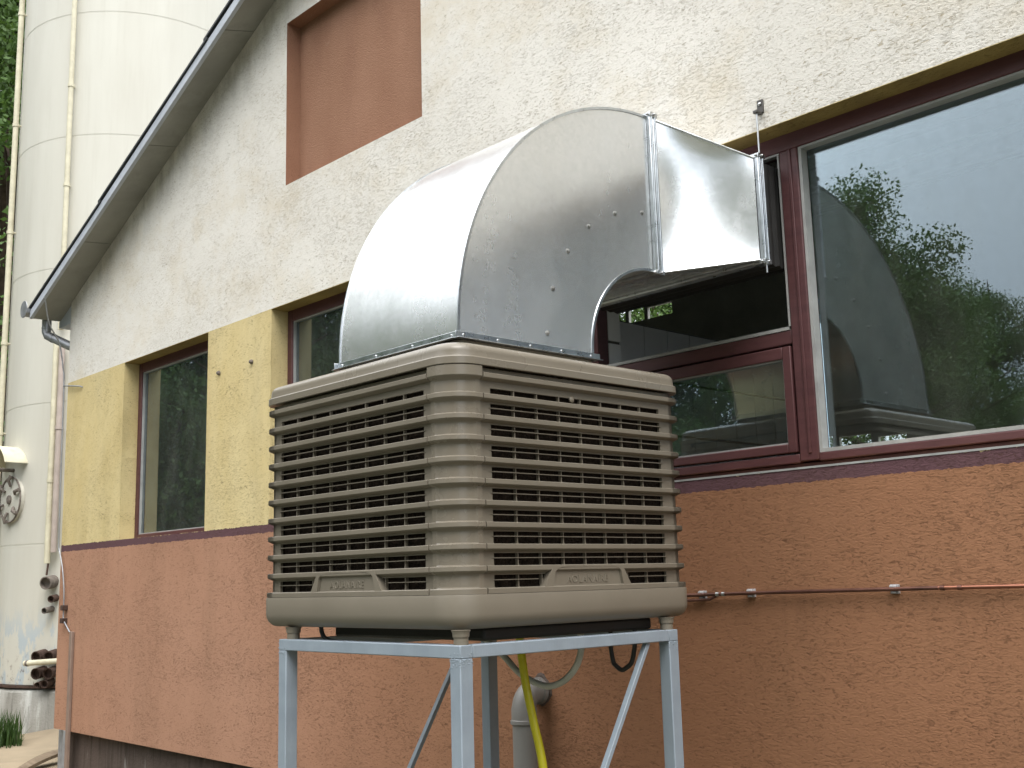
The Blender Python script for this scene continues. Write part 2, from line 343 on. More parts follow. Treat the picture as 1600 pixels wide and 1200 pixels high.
# ------------------------------------------------------------------ mesh helpers
WL = {}
class MB:
    def __init__(s): s.v = []; s.f = []; s.mi = []
    def add(s, vs, fs, mi=0):
        o = len(s.v); s.v += [tuple(p) for p in vs]; s.f += [tuple(i + o for i in f) for f in fs]; s.mi += [mi] * len(fs); return s
    def box(s, x0, x1, y0, y1, z0, z1, mi=0):
        x0, x1 = min(x0, x1), max(x0, x1); y0, y1 = min(y0, y1), max(y0, y1); z0, z1 = min(z0, z1), max(z0, z1)
        return s.add([(x0,y0,z0),(x1,y0,z0),(x1,y1,z0),(x0,y1,z0),(x0,y0,z1),(x1,y0,z1),(x1,y1,z1),(x0,y1,z1)],
              [(0,3,2,1),(4,5,6,7),(0,1,5,4),(1,2,6,5),(2,3,7,6),(3,0,4,7)], mi)
    def hexa(s, p, mi=0):      # 8 corners: bottom loop then top loop
        return s.add(p, [(0,3,2,1),(4,5,6,7),(0,1,5,4),(1,2,6,5),(2,3,7,6),(3,0,4,7)], mi)
    def prism(s, poly, a, b, axis='y', mi=0):
        def P(u, v, t): return {'y': (u, t, v), 'x': (t, u, v), 'z': (u, v, t)}[axis]
        n = len(poly)
        return s.add([P(u, v, a) for u, v in poly] + [P(u, v, b) for u, v in poly],
              [tuple(range(n)), tuple(range(2*n-1, n-1, -1))] + [(i, (i+1) % n, n+(i+1) % n, n+i) for i in range(n)], mi)
    def tube(s, pts, r, n=10, cap=True, mi=0):
        pts = [Vector(p) for p in pts]; rings = []
        up = Vector((0, 0, 1)); prev = None
        rr = r if isinstance(r, (list, tuple)) else [r] * len(pts)
        for i, p in enumerate(pts):
            d = (pts[min(i+1, len(pts)-1)] - pts[max(i-1, 0)]).normalized()
            if prev is None:
                a = up if abs(d.z) < 0.95 else Vector((1, 0, 0))
                u = d.cross(a).normalized()
            else: u = (prev - d * prev.dot(d)).normalized()
            prev = u; v = d.cross(u)
            rings.append([p + (u * math.cos(2*PI*k/n) + v * math.sin(2*PI*k/n)) * rr[i] for k in range(n)])
        vs = [q for ring in rings for q in ring]
        fs = [(i*n+k, i*n+(k+1) % n, (i+1)*n+(k+1) % n, (i+1)*n+k) for i in range(len(pts)-1) for k in range(n)]
        if cap: fs += [tuple(range(n-1, -1, -1)), tuple((len(pts)-1)*n + k for k in range(n))]
        return s.add(vs, fs, mi)
    def lathe(s, prof, c, n=20, axis=Vector((0,0,1)), mi=0):      # prof: (r, t along axis)
        axis = Vector(axis).normalized(); a = Vector((1,0,0)) if abs(axis.x) < 0.9 else Vector((0,1,0))
        u = axis.cross(a).normalized(); v = axis.cross(u); c = Vector(c)
        vs = [c + axis*t + (u*math.cos(2*PI*k/n) + v*math.sin(2*PI*k/n))*r for r, t in prof for k in range(n)]
        fs = [(i*n+k, i*n+(k+1) % n, (i+1)*n+(k+1) % n, (i+1)*n+k) for i in range(len(prof)-1) for k in range(n)]
        fs += [tuple(range(n-1, -1, -1)), tuple((len(prof)-1)*n + k for k in range(n))]
        return s.add(vs, fs, mi)
    def grid(s, rows, closed_u=False, mi=0):
        nr, nc = len(rows), len(rows[0])
        fs = []
        for i in range(nr-1):
            for k in range(nc if closed_u else nc-1):
                k2 = (k+1) % nc; fs.append((i*nc+k, i*nc+k2, (i+1)*nc+k2, (i+1)*nc+k))
        return s.add([p for r in rows for p in r], fs, mi)
    def mesh(s, name, mats, off=(0,0,0), smooth=None):
        me = bpy.data.meshes.new(name)
        ox, oy, oz = off
        me.from_pydata([(x-ox, y-oy, z-oz) for x, y, z in s.v], [], s.f)
        for mm in (mats if isinstance(mats, (list, tuple)) else [mats]): me.materials.append(mm)
        if any(s.mi): me.polygons.foreach_set('material_index', s.mi)
        me.update()
        import bmesh
        bm = bmesh.new(); bm.from_mesh(me); bmesh.ops.recalc_face_normals(bm, faces=bm.faces)
        if smooth:
            for f in bm.faces: f.smooth = True
            for e in bm.edges:
                if len(e.link_faces) == 2 and e.calc_face_angle(0) > R(smooth): e.smooth = False
        bm.to_mesh(me); bm.free()
        return me
    def build(s, name, mats, parent=None, smooth=None, bevel=0.0, label=None, kind=None, seg=2):
        off = WL[parent.name] if parent is not None else (0, 0, 0)
        ob = bpy.data.objects.new(name, s.mesh(name, mats, off, smooth)); COL.objects.link(ob)
        if parent is not None: ob.parent = parent
        WL[ob.name] = off
        if bevel:
            b = ob.modifiers.new('bevel', 'BEVEL'); b.width = bevel; b.segments = seg; b.limit_method = 'ANGLE'; b.angle_limit = R(40)
            b.harden_normals = False
            for p in ob.data.polygons: p.use_smooth = True
            ob.data.set_sharp_from_angle(angle=R(35))
        if label: ob['label'] = label
        if kind: ob['kind'] = kind
        return ob
def thing(name, loc, label, cat, group=None):
    o = bpy.data.objects.new(name, None); COL.objects.link(o); o.location = loc; o.empty_display_size = 0.2
    WL[o.name] = tuple(loc); o['label'] = label; o['category'] = cat
    if group: o['group'] = group
    return o
def tag(o, label, cat, group=None):
    o['label'] = label; o['category'] = cat
    if group: o['group'] = group
    return o
def clone(o, parent=None, **kw):
    c = o.copy(); COL.objects.link(c); c.parent = parent; WL[c.name] = WL[o.name]
    for ch in list(o.children): clone(ch, c)
    return c
def spline(pts, n=8):
    P = [Vector(p) for p in pts]; P = [P[0]*2-P[1]] + P + [P[-1]*2-P[-2]]; out = []
    for i in range(1, len(P)-2):
        for k in range(n):
            t = k/n; a, b, c, d = P[i-1], P[i], P[i+1], P[i+2]
            out.append(0.5*((2*b) + (c-a)*t + (2*a-5*b+4*c-d)*t*t + (3*b-a-3*c+d)*t*t*t))
    out.append(P[-2]); return out

# ================================================================== GROUND
D = 3.92
GZ = -1.6
g = MB()
N = 40
xs = [-400, -120, -60] + [-40 + i*2 for i in range(31)] + [60, 120, 400]
ys = [-400, -120, -60] + [-40 + i*2 for i in range(36)] + [60, 120, 400]
rg = random.Random(3)
g.grid([[(x, y, GZ + (rg.uniform(-0.03, 0.03) if abs(x) < 45 and abs(y) < 45 else 0)) for x in xs] for y in ys])
o = g.build('ground', M['ground'], None, 60, kind='structure')

# sandy earth heaped by the silo foot
s = MB(); rows = []
for i in range(15):
    row = []
    for j in range(27):
        u = j/26; v = i/14
        x = -15.2 + 6.2*u; y = 2.6 + 2.75*v
        e = min(1, 4*u, 4*(1-u), 4*v, 5*(1-v)+0.35)
        hgt = 0.07*e + 0.13*math.exp(-((x+12.5)/0.75)**2 - ((y-5.2)/0.5)**2) + rg.uniform(-0.008, 0.008)
        row.append((x, y, GZ + (hgt if 0 < u < 1 and 0 < v else -0.05)))
    rows.append(row)
s.grid(rows)
s.build('sand', M['sand'], None, 70, kind='structure')

# ================================================================== FACTORY BUILDING
B = thing('factory_building', (-4.0, D, GZ), 'gabled factory building with cream, yellow and orange roughcast wall behind the cooler', 'building')
XL, XR = -10.12, 3.6
XRIDGE = -3.4
def soff(x):   # underside of the roof along the wall
    return 2.596 + (x + 10.18)*0.4328 if x <= XRIDGE else 2.596 + (XRIDGE + 10.18)*0.4328 - (x - XRIDGE)*0.4328
YF, YI = D, 4.22
WT, WB = 1.872, 0.413
holes = [(-8.93, -7.49, WB, WT), (-6.60, -5.16, WB, WT), (-3.79, 0.9, WB, WT)]
niche = (-6.43, -4.925, 2.708, 3.90)
zlow = -1.145
def wall_sheet(mb, y, hs):
    bx = sorted(set([XL, XRIDGE, XR] + [h[0] for h in hs] + [h[1] for h in hs]))
    for a, b in zip(bx[:-1], bx[1:]):
        mine = sorted([h for h in hs if h[0] <= a + 1e-6 and h[1] >= b - 1e-6], key=lambda h: h[2])
        z = zlow
        for h in mine:
            mb.add([(a, y, z), (b, y, z), (b, y, h[2]), (a, y, h[2])], [(0, 1, 2, 3)]); z = h[3]
        mb.add([(a, y, z), (b, y, z), (b, y, soff(b) + 0.05), (a, y, soff(a) + 0.05)], [(0, 1, 2, 3)])
wl = MB()
wall_sheet(wl, YF, holes + [niche])
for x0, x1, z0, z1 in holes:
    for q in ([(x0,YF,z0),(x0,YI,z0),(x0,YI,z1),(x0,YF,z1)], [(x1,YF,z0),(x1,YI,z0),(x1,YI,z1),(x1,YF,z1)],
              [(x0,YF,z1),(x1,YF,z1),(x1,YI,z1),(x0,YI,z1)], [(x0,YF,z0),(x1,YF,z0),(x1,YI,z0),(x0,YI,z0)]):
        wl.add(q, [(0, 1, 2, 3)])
# corner return and lower lip
wl.add([(XL,YF,zlow),(XL,9.7,zlow),(XL,9.7,2.62),(XL,YF,2.62)], [(0,1,2,3)])
wl.add([(XR,YF,zlow),(XR,9.7,zlow),(XR,9.7,2.62),(XR,YF,2.62)], [(0,1,2,3)])
wl.add([(XL,YF,zlow),(XR,YF,zlow),(XR,YF+0.12,zlow),(XL,YF+0.12,zlow)], [(0,1,2,3)])
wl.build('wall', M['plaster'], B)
iw = MB(); wall_sheet(iw, YI, holes); iw.build('inner_wall', M['inner'], B)
# niche, built as its own recessed panel
nb = MB(); x0, x1, z0, z1 = niche; ny = D + 0.11
nb.add([(x0,ny,z0),(x1,ny,z0),(x1,ny,z1),(x0,ny,z1)], [(0,1,2,3)])
for q in ([(x0,YF,z0),(x0,ny,z0),(x0,ny,z1),(x0,YF,z1)], [(x1,YF,z0),(x1,ny,z0),(x1,ny,z1),(x1,YF,z1)],
          [(x0,YF,z1),(x1,YF,z1),(x1,ny,z1),(x0,ny,z1)], [(x0,YF,z0),(x1,YF,z0),(x1,ny,z0),(x0,ny,z0)]):
    nb.add(q, [(0,1,2,3)])
nb.build('blind_niche', M['niche'], B, label='red brown recessed panel high in the cream gable')
pl = MB().box(XL + 0.07, XR - 0.07, YF + 0.075, 9.65, GZ - 0.3, zlow + 0.004)
pl.build('plinth', M['plinth'], B, bevel=0.01)

# --- roof: covering, soffit boards, fascia
roof = MB()
zt = lambda x: soff(x) + 0.14
for a, b in ((-10.42, XRIDGE), (XRIDGE, 3.9)):
    za, zb = (zt(a) if a < XRIDGE else zt(XRIDGE)), zt(b)
    roof.hexa([(a,3.70,za-0.06),(b,3.70,zb-0.06),(b,9.75,zb-0.06),(a,9.75,za-0.06),(a,3.70,za-0.02),(b,3.70,zb-0.02),(b,9.75,zb-0.02),(a,9.75,za-0.02)])
rf = roof.build('roof', M['roofing'], B)
YV = 3.65
def fz(x): return 2.543 + (x + 10.27)*0.4145 if x <= XRIDGE else 2.543 + (XRIDGE+10.27)*0.4145 - (x-XRIDGE)*0.4145
# fascia board
for a, b in ((-10.40, XRIDGE), (XRIDGE, 3.9)):
    f_ = MB().hexa([(a,YV,fz(a)),(b,YV,fz(b)),(b,YV+0.03,fz(b)),(a,YV+0.03,fz(a)),(a,YV,fz(a)+0.075),(b,YV,fz(b)+0.075),(b,YV+0.03,fz(b)+0.075),(a,YV+0.03,fz(a)+0.075)])
    f_.build('fascia', M['fascia'], rf, bevel=0.003)
jx = [-10.40, -9.28, -8.08, -6.88, -5.68, -4.48, XRIDGE, -2.2, -1.0, 0.2, 1.4, 2.6, 3.9]
for a, b in zip(jx[:-1], jx[1:]):
    a += 0.004; b -= 0.004
    MB().hexa([(a,YV+0.03,fz(a)+0.004),(b,YV+0.03,fz(b)+0.004),(b,D+0.02,soff(b)),(a,D+0.02,soff(a)),
               (a,YV+0.03,fz(a)+0.02),(b,YV+0.03,fz(b)+0.02),(b,D+0.02,soff(b)+0.016),(a,D+0.02,soff(a)+0.016)]).build('soffit_board', M['soffit'], rf)
# roofing sheets lapped along the verge
sx = [-10.44, -8.92, -7.12, -5.2, XRIDGE]
for i, (a, b) in enumerate(zip(sx[:-1], sx[1:])):
    l0, l1 = 0.0, 0.022
    MB().hexa([(a,YV-0.012,fz(a)+0.075+l1),(b+0.05,YV-0.012,fz(b+0.05)+0.075+l0),(b+0.05,5.2,zt(b+0.05)-0.012+l0),(a,5.2,zt(a)-0.012+l1),
               (a,YV-0.012,fz(a)+0.092+l1),(b+0.05,YV-0.012,fz(b+0.05)+0.092+l0),(b+0.05,5.2,zt(b+0.05)+0.004+l0),(a,5.2,zt(a)+0.004+l1)]).build('roof_sheet', M['roofing'], rf)
# boxed eave behind the corner
MB().hexa([(-10.43,D+0.012,2.44),(XL-0.006,D+0.012,2.44),(XL-0.006,9.7,2.44),(-10.43,9.7,2.44),(-10.43,D+0.012,2.50),(XL-0.006,D+0.012,2.63),(XL-0.006,9.7,2.63),(-10.43,9.7,2.50)]).build('eave_box', M['fascia'], rf, bevel=0.004)

# --- gutter and downpipe
gt = MB()
gx, gz, gr = -10.46, 2.585, 0.068
rows = []
for y in (3.62, 9.75):
    rows.append([(gx + math.cos(a)*gr, y, gz + math.sin(a)*gr) for a in [PI + PI*k/12 for k in range(13)]] +
                [(gx + math.cos(a)*(gr-0.004), y, gz + math.sin(a)*(gr-0.004)) for a in [2*PI - PI*k/12 for k in range(13)]])
gt.grid(rows, True)
gut = gt.build('gutter', M['gutter'], B, 50)
ge = MB().lathe([(0.004, 0), (gr+0.012, 0), (gr+0.012, 0.006), (0.004, 0.006)], (gx, 3.613, gz), 24, (0, 1, 0)); ge.build('end_cap', M['gutter'], gut, 40)
dp = MB()
dpts = [(-10.46, 3.83, 2.53), (-10.46, 3.83, 2.40), (-10.445, 3.835, 2.365), (-10.25, 3.965, 2.25), (-10.18, 4.02, 2.215), (-10.17, 4.03, 2.15), (-10.17, 4.03, -1.5)]
dp.tube(dpts, 0.042, 16)
down = dp.build('downpipe', M['gutter'], B, 40)
for p, q in (((-10.46,3.83,2.425),(-10.46,3.83,2.44)), ((-10.40,3.865,2.338),(-10.385,3.875,2.329))):
    MB().tube([p, q], 0.045, 16).build('pipe_collar', M['gutter'], down, 40)

# --- windows
def frame_window(x0, x1, z0, z1, yf=4.05):
    fw = 0.055
    fr = MB()
    fr.box(x0-0.02, x0+fw, yf, yf+0.07, z0-0.02, z1+0.02).box(x1-fw, x1+0.02, yf, yf+0.07, z0-0.02, z1+0.02)
    fr.box(x0+fw, x1-fw, yf+0.001, yf+0.069, z1-0.075, z1+0.02).box(x0+fw, x1-fw, yf+0.001, yf+0.069, z0-0.02, z0+0.04)
    win = fr.build('window', M['wood'], B, bevel=0.004)
    a, b, c, d = x0+fw, x1-fw, z0+0.04, z1-0.075
    pt = MB(); t = 0.008
    pt.box(a, a+t, yf+0.012, yf+0.045, c, d).box(b-t, b, yf+0.012, yf+0.045, c, d).box(a+t, b-t, yf+0.012, yf+0.045, c, c+t).box(a+t, b-t, yf+0.012, yf+0.045, d-t, d)
    pt.build('sealant', M['putty'], win)
    MB().box(a+t, b-t, yf+0.030, yf+0.034, c+t, d-t).build('pane', M['dusty_glass'], win)
    return win
frame_window(-8.93, -7.49, WB, WT); frame_window(-6.60, -5.16, WB, WT)
def tile_run(parent, x, y0, y1, z0, z1, tw, th, mat, nx=1):
    # tiles on a face looking towards +x
    y = y0
    while y < y1 - 0.02:
        yb = min(y + tw, y1); z = z0
        while z < z1 - 0.02:
            zb = min(z + th, z1)
            MB().box(x, x + 0.010, y + 0.003, yb - 0.003, z + 0.007, zb - 0.007).build('tile', mat, parent)
            z += th
        y += tw
for xw in (-8.93, -6.60):
    jb = MB().box(xw+0.006, xw+0.05, 4.125, YI+0.005, WB, WT).build('tiled_jamb', M['grout'], B)
    tile_run(jb, xw+0.05, 4.13, YI+0.005, WB, WT, 0.29, 0.165, M['tile_cream'])

# big window: mullion, transom, open bay for the duct, lower casement, large pane
yf = 4.045
bw = MB()
bw.box(-3.80, -3.715, yf, yf+0.08, WB-0.01, WT)                 # left post
bw.box(-2.605, -2.515, yf-0.004, yf+0.085, 0.455, 1.800)         # mullion
bw.box(-0.62, -0.53, yf-0.004, yf+0.085, 0.455, 1.800)
bw.box(0.84, 0.92, yf, yf+0.08, WB, WT)
bw.box(-3.715, 0.84, yf-0.002, yf+0.082, 1.800, WT+0.02)         # head
bw.box(-2.515, 0.84, yf-0.001, yf+0.081, 0.450, 0.484)           # sill rail
bw.box(-3.715, -2.605, yf-0.001, yf+0.081, 0.450, 0.488)
bw.box(-3.715, -2.605, yf+0.001, yf+0.080, 0.955, 1.015)         # transom
big = bw.build('window', M['wood'], B, bevel=0.005)
MB().box(-2.560, -2.545, yf-0.010, yf-0.003, 0.486, 1.798).build('mullion_bead', M['wood'], big, bevel=0.003)
MB().box(-3.79, 0.9, yf+0.012, yf+0.10, WB-0.005, 0.449).build('sill_board', M['wood_dark'], big, bevel=0.003)
sl_ = MB().box(-3.79, 0.9, 3.9175, 3.935, WB-0.002, WB+0.006); sl_.build('sill_edge', M['putty'], big)
# white sealant lines round the open bay and the large pane
se = MB()
se.box(-2.613, -2.606, yf-0.006, yf+0.03, 1.03, 1.790).box(-3.713, -2.613, yf-0.002, yf+0.05, 1.016, 1.030).box(-3.713, -2.606, yf+0.0, yf+0.03, 1.790, 1.799)
se.box(-2.514, -2.500, yf+0.004, yf+0.05, 0.500, 1.790).box(-2.514, -0.622, yf+0.004, yf+0.05, 0.485, 0.500).box(-2.514, -0.622, yf+0.004, yf+0.05, 1.790, 1.799)
se.build('sealant', M['putty'], big)
MB().box(-2.500, -0.622, yf+0.055, yf+0.060, 0.500, 1.790).build('pane', M['glass'], big)
MB().box(-0.53, 0.84, yf+0.055, yf+0.060, 0.485, 1.799).build('pane', M['glass'], big)
sa = MB(); ys_ = yf-0.008
sa.box(-3.70, -3.655, ys_, ys_+0.05, 0.496, 0.946).box(-2.655+0.000, -2.614, ys_, ys_+0.05, 0.496, 0.946)
sa.box(-3.655, -2.655, ys_+0.001, ys_+0.049, 0.895, 0.946).box(-3.655, -2.655, ys_+0.001, ys_+0.049, 0.496, 0.533)
sa.build('casement_sash', M['wood'], big, bevel=0.004)
pb = MB(); pb.box(-2.661, -2.655, ys_+0.01, ys_+0.03, 0.54, 0.889).box(-3.655, -2.655, ys_+0.01, ys_+0.03, 0.533, 0.540).box(-3.655, -2.655, ys_+0.01, ys_+0.03, 0.889, 0.895)
pb.build('sealant', M['putty'], big)
MB().box(-3.655, -2.661, ys_+0.026, ys_+0.030, 0.540, 0.889).build('pane', M['glass'], big)

# --- inside: tiled jamb and partition, floor, back wall with far windows and added light opening, ceiling and beams
jb = MB().box(-3.79, -3.735, 4.13, YI+0.01, WB, 1.80).build('tiled_jamb', M['grout'], B)
tile_run(jb, -3.735, 4.135, YI+0.01, 0.57, 1.78, 0.35, 0.30, M['tile'])
pa = MB().box(-4.10, -3.96, YI+0.05, 6.1, GZ, 1.372).build('tiled_partition', M['grout'], B)
tile_run(pa, -3.96, YI+0.06, 6.08, 0.47, 1.370, 0.20, 0.30, M['tile'])
inn = MB()
inn.box(XL+0.05, XR-0.05, YI, 9.5, GZ, GZ+0.3)
inn.box(XL+0.02, XL+0.2, YI, 9.6, GZ, 3.4).box(XR-0.2, XR-0.02, YI, 9.6, GZ, 3.4)
yb = 9.5
bx0, bx1 = XL+0.2, XR-0.2
def backwall(mb, hs):
    bx = sorted(set([bx0, bx1] + [h[0] for h in hs] + [h[1] for h in hs]))
    for a, b in zip(bx[:-1], bx[1:]):
        z = GZ
        for h in sorted([h for h in hs if h[0] <= a+1e-6 and h[1] >= b-1e-6], key=lambda h: h[2]):
            mb.box(a, b, yb, yb+0.04, z, h[2]); z = h[3]
        mb.box(a, b, yb, yb+0.04, z, 3.7)
backwall(inn, [(-8.9, -8.28, 2.84, 3.00), (-8.23, -8.0, 2.84, 3.00), (-7.95, -7.6, 2.84, 2.97), (-6.1, -5.75, 1.14, 1.28), (-5.68, -5.35, 1.14, 1.26), (-5.28, -5.0, 1.14, 1.22), (0.6, 2.9, 1.0, 2.4)])  # last opening, out of view at the right, added to light the room
inn.build('room_shell', M['inner'], B)
zc_ = lambda y: 2.02 + 0.27*(y-4.22)
ce = MB().hexa([(XL+0.05,YI,zc_(YI)+0.06),(XR-0.05,YI,zc_(YI)+0.06),(XR-0.05,9.7,zc_(9.7)+0.06),(XL+0.05,9.7,zc_(9.7)+0.06),(XL+0.05,YI,zc_(YI)+0.1),(XR-0.05,YI,zc_(YI)+0.1),(XR-0.05,9.7,zc_(9.7)+0.1),(XL+0.05,9.7,zc_(9.7)+0.1)])
cl = ce.build('ceiling', M['ceil'], B)
y = YI + 0.02
while y < 9.4:
    y2 = y + 0.20
    MB().hexa([(XL+0.2,y,zc_(y)),(XR-0.2,y,zc_(y)),(XR-0.2,y2,zc_(y2)),(XL+0.2,y2,zc_(y2)),(XL+0.2,y,zc_(y)+0.05),(XR-0.2,y,zc_(y)+0.05),(XR-0.2,y2,zc_(y2)+0.05),(XL+0.2,y2,zc_(y2)+0.05)]).build('ceiling_plank', M['ceil'], cl, bevel=0.006)
    y += 0.235
for y in (4.95, 6.1, 7.4):
    MB().box(XL+0.2, XR-0.2, y, y+0.10, zc_(y)-0.10, zc_(y)+0.02).build('ceiling_beam', M['ceil'], cl, bevel=0.01)
MB().tube([(XL+0.2, 5.6, 2.20), (XR-0.2, 5.6, 2.20)], 0.025, 8).build('service_pipe', M['ceil'], cl)

# dowel stubs left in the yellow pier
for x, z in ((-7.31, 1.536), (-6.849, 1.545)):
    MB().lathe([(0.016, 0), (0.018, 0.008), (0.010, 0.022), (0.004, 0.024)], (x, D, z), 10, (0, -1, 0)).build('dowel_stub', M['rust_grey'], B, 50)

# ================================================================== STEEL STAND
FX0, FX1, FY0, FY1 = -3.715, -2.680, 2.252, 3.285
FT = -0.188
S = thing('steel_stand', ((FX0+FX1)/2, (FY0+FY1)/2, GZ), 'blue grey welded steel stand on four legs under the air cooler', 'stand')
T = 0.05; TB = 0.04
for x in (FX0, FX1-T):
    for y in (FY0, FY1-T):
        MB().box(x, x+T, y, y+T, GZ-0.02, FT-TB).build('leg', M['stand'], S, bevel=0.003)
for y in (FY0, FY1-T):
    MB().box(FX0, FX1, y, y+T, FT-TB, FT).build('top_rail', M['stand'], S, bevel=0.003)
for x in (FX0, FX1-T):
    MB().box(x, x+T, FY0+T, FY1-T, FT-TB, FT-0.0005).build('top_rail', M['stand'], S, bevel=0.003)
for x in (FX0+0.012, FX1-T+0.018):
    a = Vector((x, FY1-T-0.10, FT-TB)); b = Vector((x, FY0+T, -1.58)); h = 0.0085
    dv = (b-a).normalized(); nn = Vector((0, dv.z, -dv.y))*h
    MB().hexa([a-nn, a-nn+Vector((0.022,0,0)), a+nn+Vector((0.022,0,0)), a+nn, b-nn, b-nn+Vector((0.022,0,0)), b+nn+Vector((0.022,0,0)), b+nn]).build('brace', M['stand'], S, bevel=0.002)
wr = random.Random(5)
for x, y, sx_, sy_ in ((FX1, FY0, 1, 1), (FX0, FY0, 1, 1), (FX1, FY1-T, 1, 1)):
    wd = MB()
    for k in range(70):
        t = k/70; off = (wr.uniform(0, T), -0.0005) if k % 2 else (0.0005, wr.uniform(0, T))
        px = (x - off[0] if x == FX1 else x + off[0]) if k % 2 else (x + 0.0005 if x == FX1 else x - 0.0005)
        py = y - 0.0005 if k % 2 else y + off[1]
        r = wr.uniform(0.0010, 0.0020)
        c = Vector((px, py, FT-TB+wr.gauss(-0.006, 0.009)))
        wd.lathe([(0.001, -r), (r*0.8, -r*0.6), (r, 0), (r*0.8, r*0.6), (0.001, r)], c, 6)
    wd.build('weld_bead', M['weld'], S, 80, kind='stuff')

# ================================================================== EVAPORATIVE COOLER
CX, CY = -3.263, 2.821
BH = 0.555                                   # half width at the recessed wall
CZ = FT
K = thing('evaporative_cooler', (CX, CY, CZ), 'boxy taupe plastic evaporative air cooler with louvred sides on the blue grey stand', 'air cooler')
RN, RF = 0.088, 0.048
def ring(o, z, rn=RN, rf=RF, n=8):
    """rounded square, offset o outside the recessed wall; near and opposite corners are rounder"""
    pts = []
    for cx, cy, a0, r in ((1, -1, -90, rn), (1, 1, 0, rf), (-1, 1, 90, rn), (-1, -1, 180, rf)):
        ccx, ccy = CX + cx*(BH-r), CY + cy*(BH-r)
        for k in range(n+1):
            a = R(a0 + 90*k/n); pts.append((ccx + math.cos(a)*(r+o), ccy + math.sin(a)*(r+o), z))
    return pts
def stack(prof, name, mat, sm=35, cap=True):
    mb = MB(); rows = [ring(o, z) for o, z in prof]
    mb.grid(rows, True); nc = len(rows[0])
    if cap: mb.add(rows[0], [tuple(range(nc))]); mb.add(rows[-1], [tuple(range(nc))])
    return mb.build(name, mat, K, sm)
# lid: two tiers and a low dome
lidp = [(0.000, 0.694), (0.021, 0.690), (0.023, 0.692), (0.023, 0.714), (0.021, 0.717), (0.0145, 0.7185), (0.0135, 0.722), (0.0125, 0.736)]
for k in range(1, 8):
    a = k/7*PI/2; lidp.append((0.0125 - 0.034*(1-math.cos(a)), 0.736 + 0.030*math.sin(a)))
lidp.append((-0.10, 0.772)); lidp.append((-0.20, 0.776))
stack(lidp, 'lid', M['plastic'], 30)
# collar under the duct flange
cb = MB(); q = 0.03
cx0, cx1, cy0, cy1 = -3.612, -2.890, 2.452, 3.120
def rect(x0, x1, y0, y1, z, r=0.02, n=4):
    out = []
    for sx2, sy2, a0 in ((x1-r, y0+r, -90), (x1-r, y1-r, 0), (x0+r, y1-r, 90), (x0+r, y0+r, 180)):
        for k in range(n+1):
            a = R(a0+90*k/n); out.append((sx2+math.cos(a)*r, sy2+math.sin(a)*r, z))
    return out
cb.grid([rect(cx0-0.012, cx1+0.012, cy0-0.012, cy1+0.012, 0.774), rect(cx0-0.004, cx1+0.004, cy0-0.004, cy1+0.004, 0.785), rect(cx0, cx1, cy0, cy1, 0.822)], True)
cb.build('outlet_collar', M['plastic_matt'], K, 40)
# tray: straight band with a rolled lower edge
trp = [(0.0, -0.036), (0.0235, -0.0385), (0.0245, -0.041)] + [(0.0245, -0.098)]
for k in range(1, 9):
    a = k/8*PI/2; trp.append((0.0245 - 0.045*(1-math.cos(a)), -0.098 - 0.046*math.sin(a)))
trp.append((-0.12, -0.146))
stack(trp, 'base_tray', M['plastic_matt'], 30)
sm_ = MB(); sm_.box(CX-0.34, CX+0.50, CY-0.40, CY+0.42, -0.186, -0.144); sm_.build('sump', M['sump'], K, bevel=0.01)
for x in (FX0+0.055, FX1-0.028):
    for y in (FY0+0.028, FY1-0.028):
        MB().lathe([(0.023, FT), (0.023, -0.166), (0.0255, -0.165), (0.0265, -0.160), (0.0265, -0.152), (0.031, -0.144)], (x, y, 0), 20).build('foot', M['plastic_matt'], K, 40)
# inner dark pads
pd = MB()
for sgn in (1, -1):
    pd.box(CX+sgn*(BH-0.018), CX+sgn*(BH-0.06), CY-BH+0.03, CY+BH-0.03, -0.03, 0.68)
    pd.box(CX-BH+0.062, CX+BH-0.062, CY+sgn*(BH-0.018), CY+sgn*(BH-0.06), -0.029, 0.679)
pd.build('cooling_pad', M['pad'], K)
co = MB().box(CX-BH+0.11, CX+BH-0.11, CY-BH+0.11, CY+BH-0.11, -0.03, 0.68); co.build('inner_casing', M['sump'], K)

ZT = [0.669 - 0.0688*k for k in range(11)]
def slat_profile(zt, first=False, last=False):
    h = 0.0152
    if last: return [(-0.008, zt), (0.019, zt), (0.0225, zt-0.003), (0.0225, -0.037), (-0.008, -0.037)]
    return [(-0.008, zt+0.001), (0.0180, zt), (0.0205, zt-0.002), (0.0205, zt-h), (0.0190, zt-h-0.002), (0.003, zt-0.0240), (-0.008, zt-0.0240)]
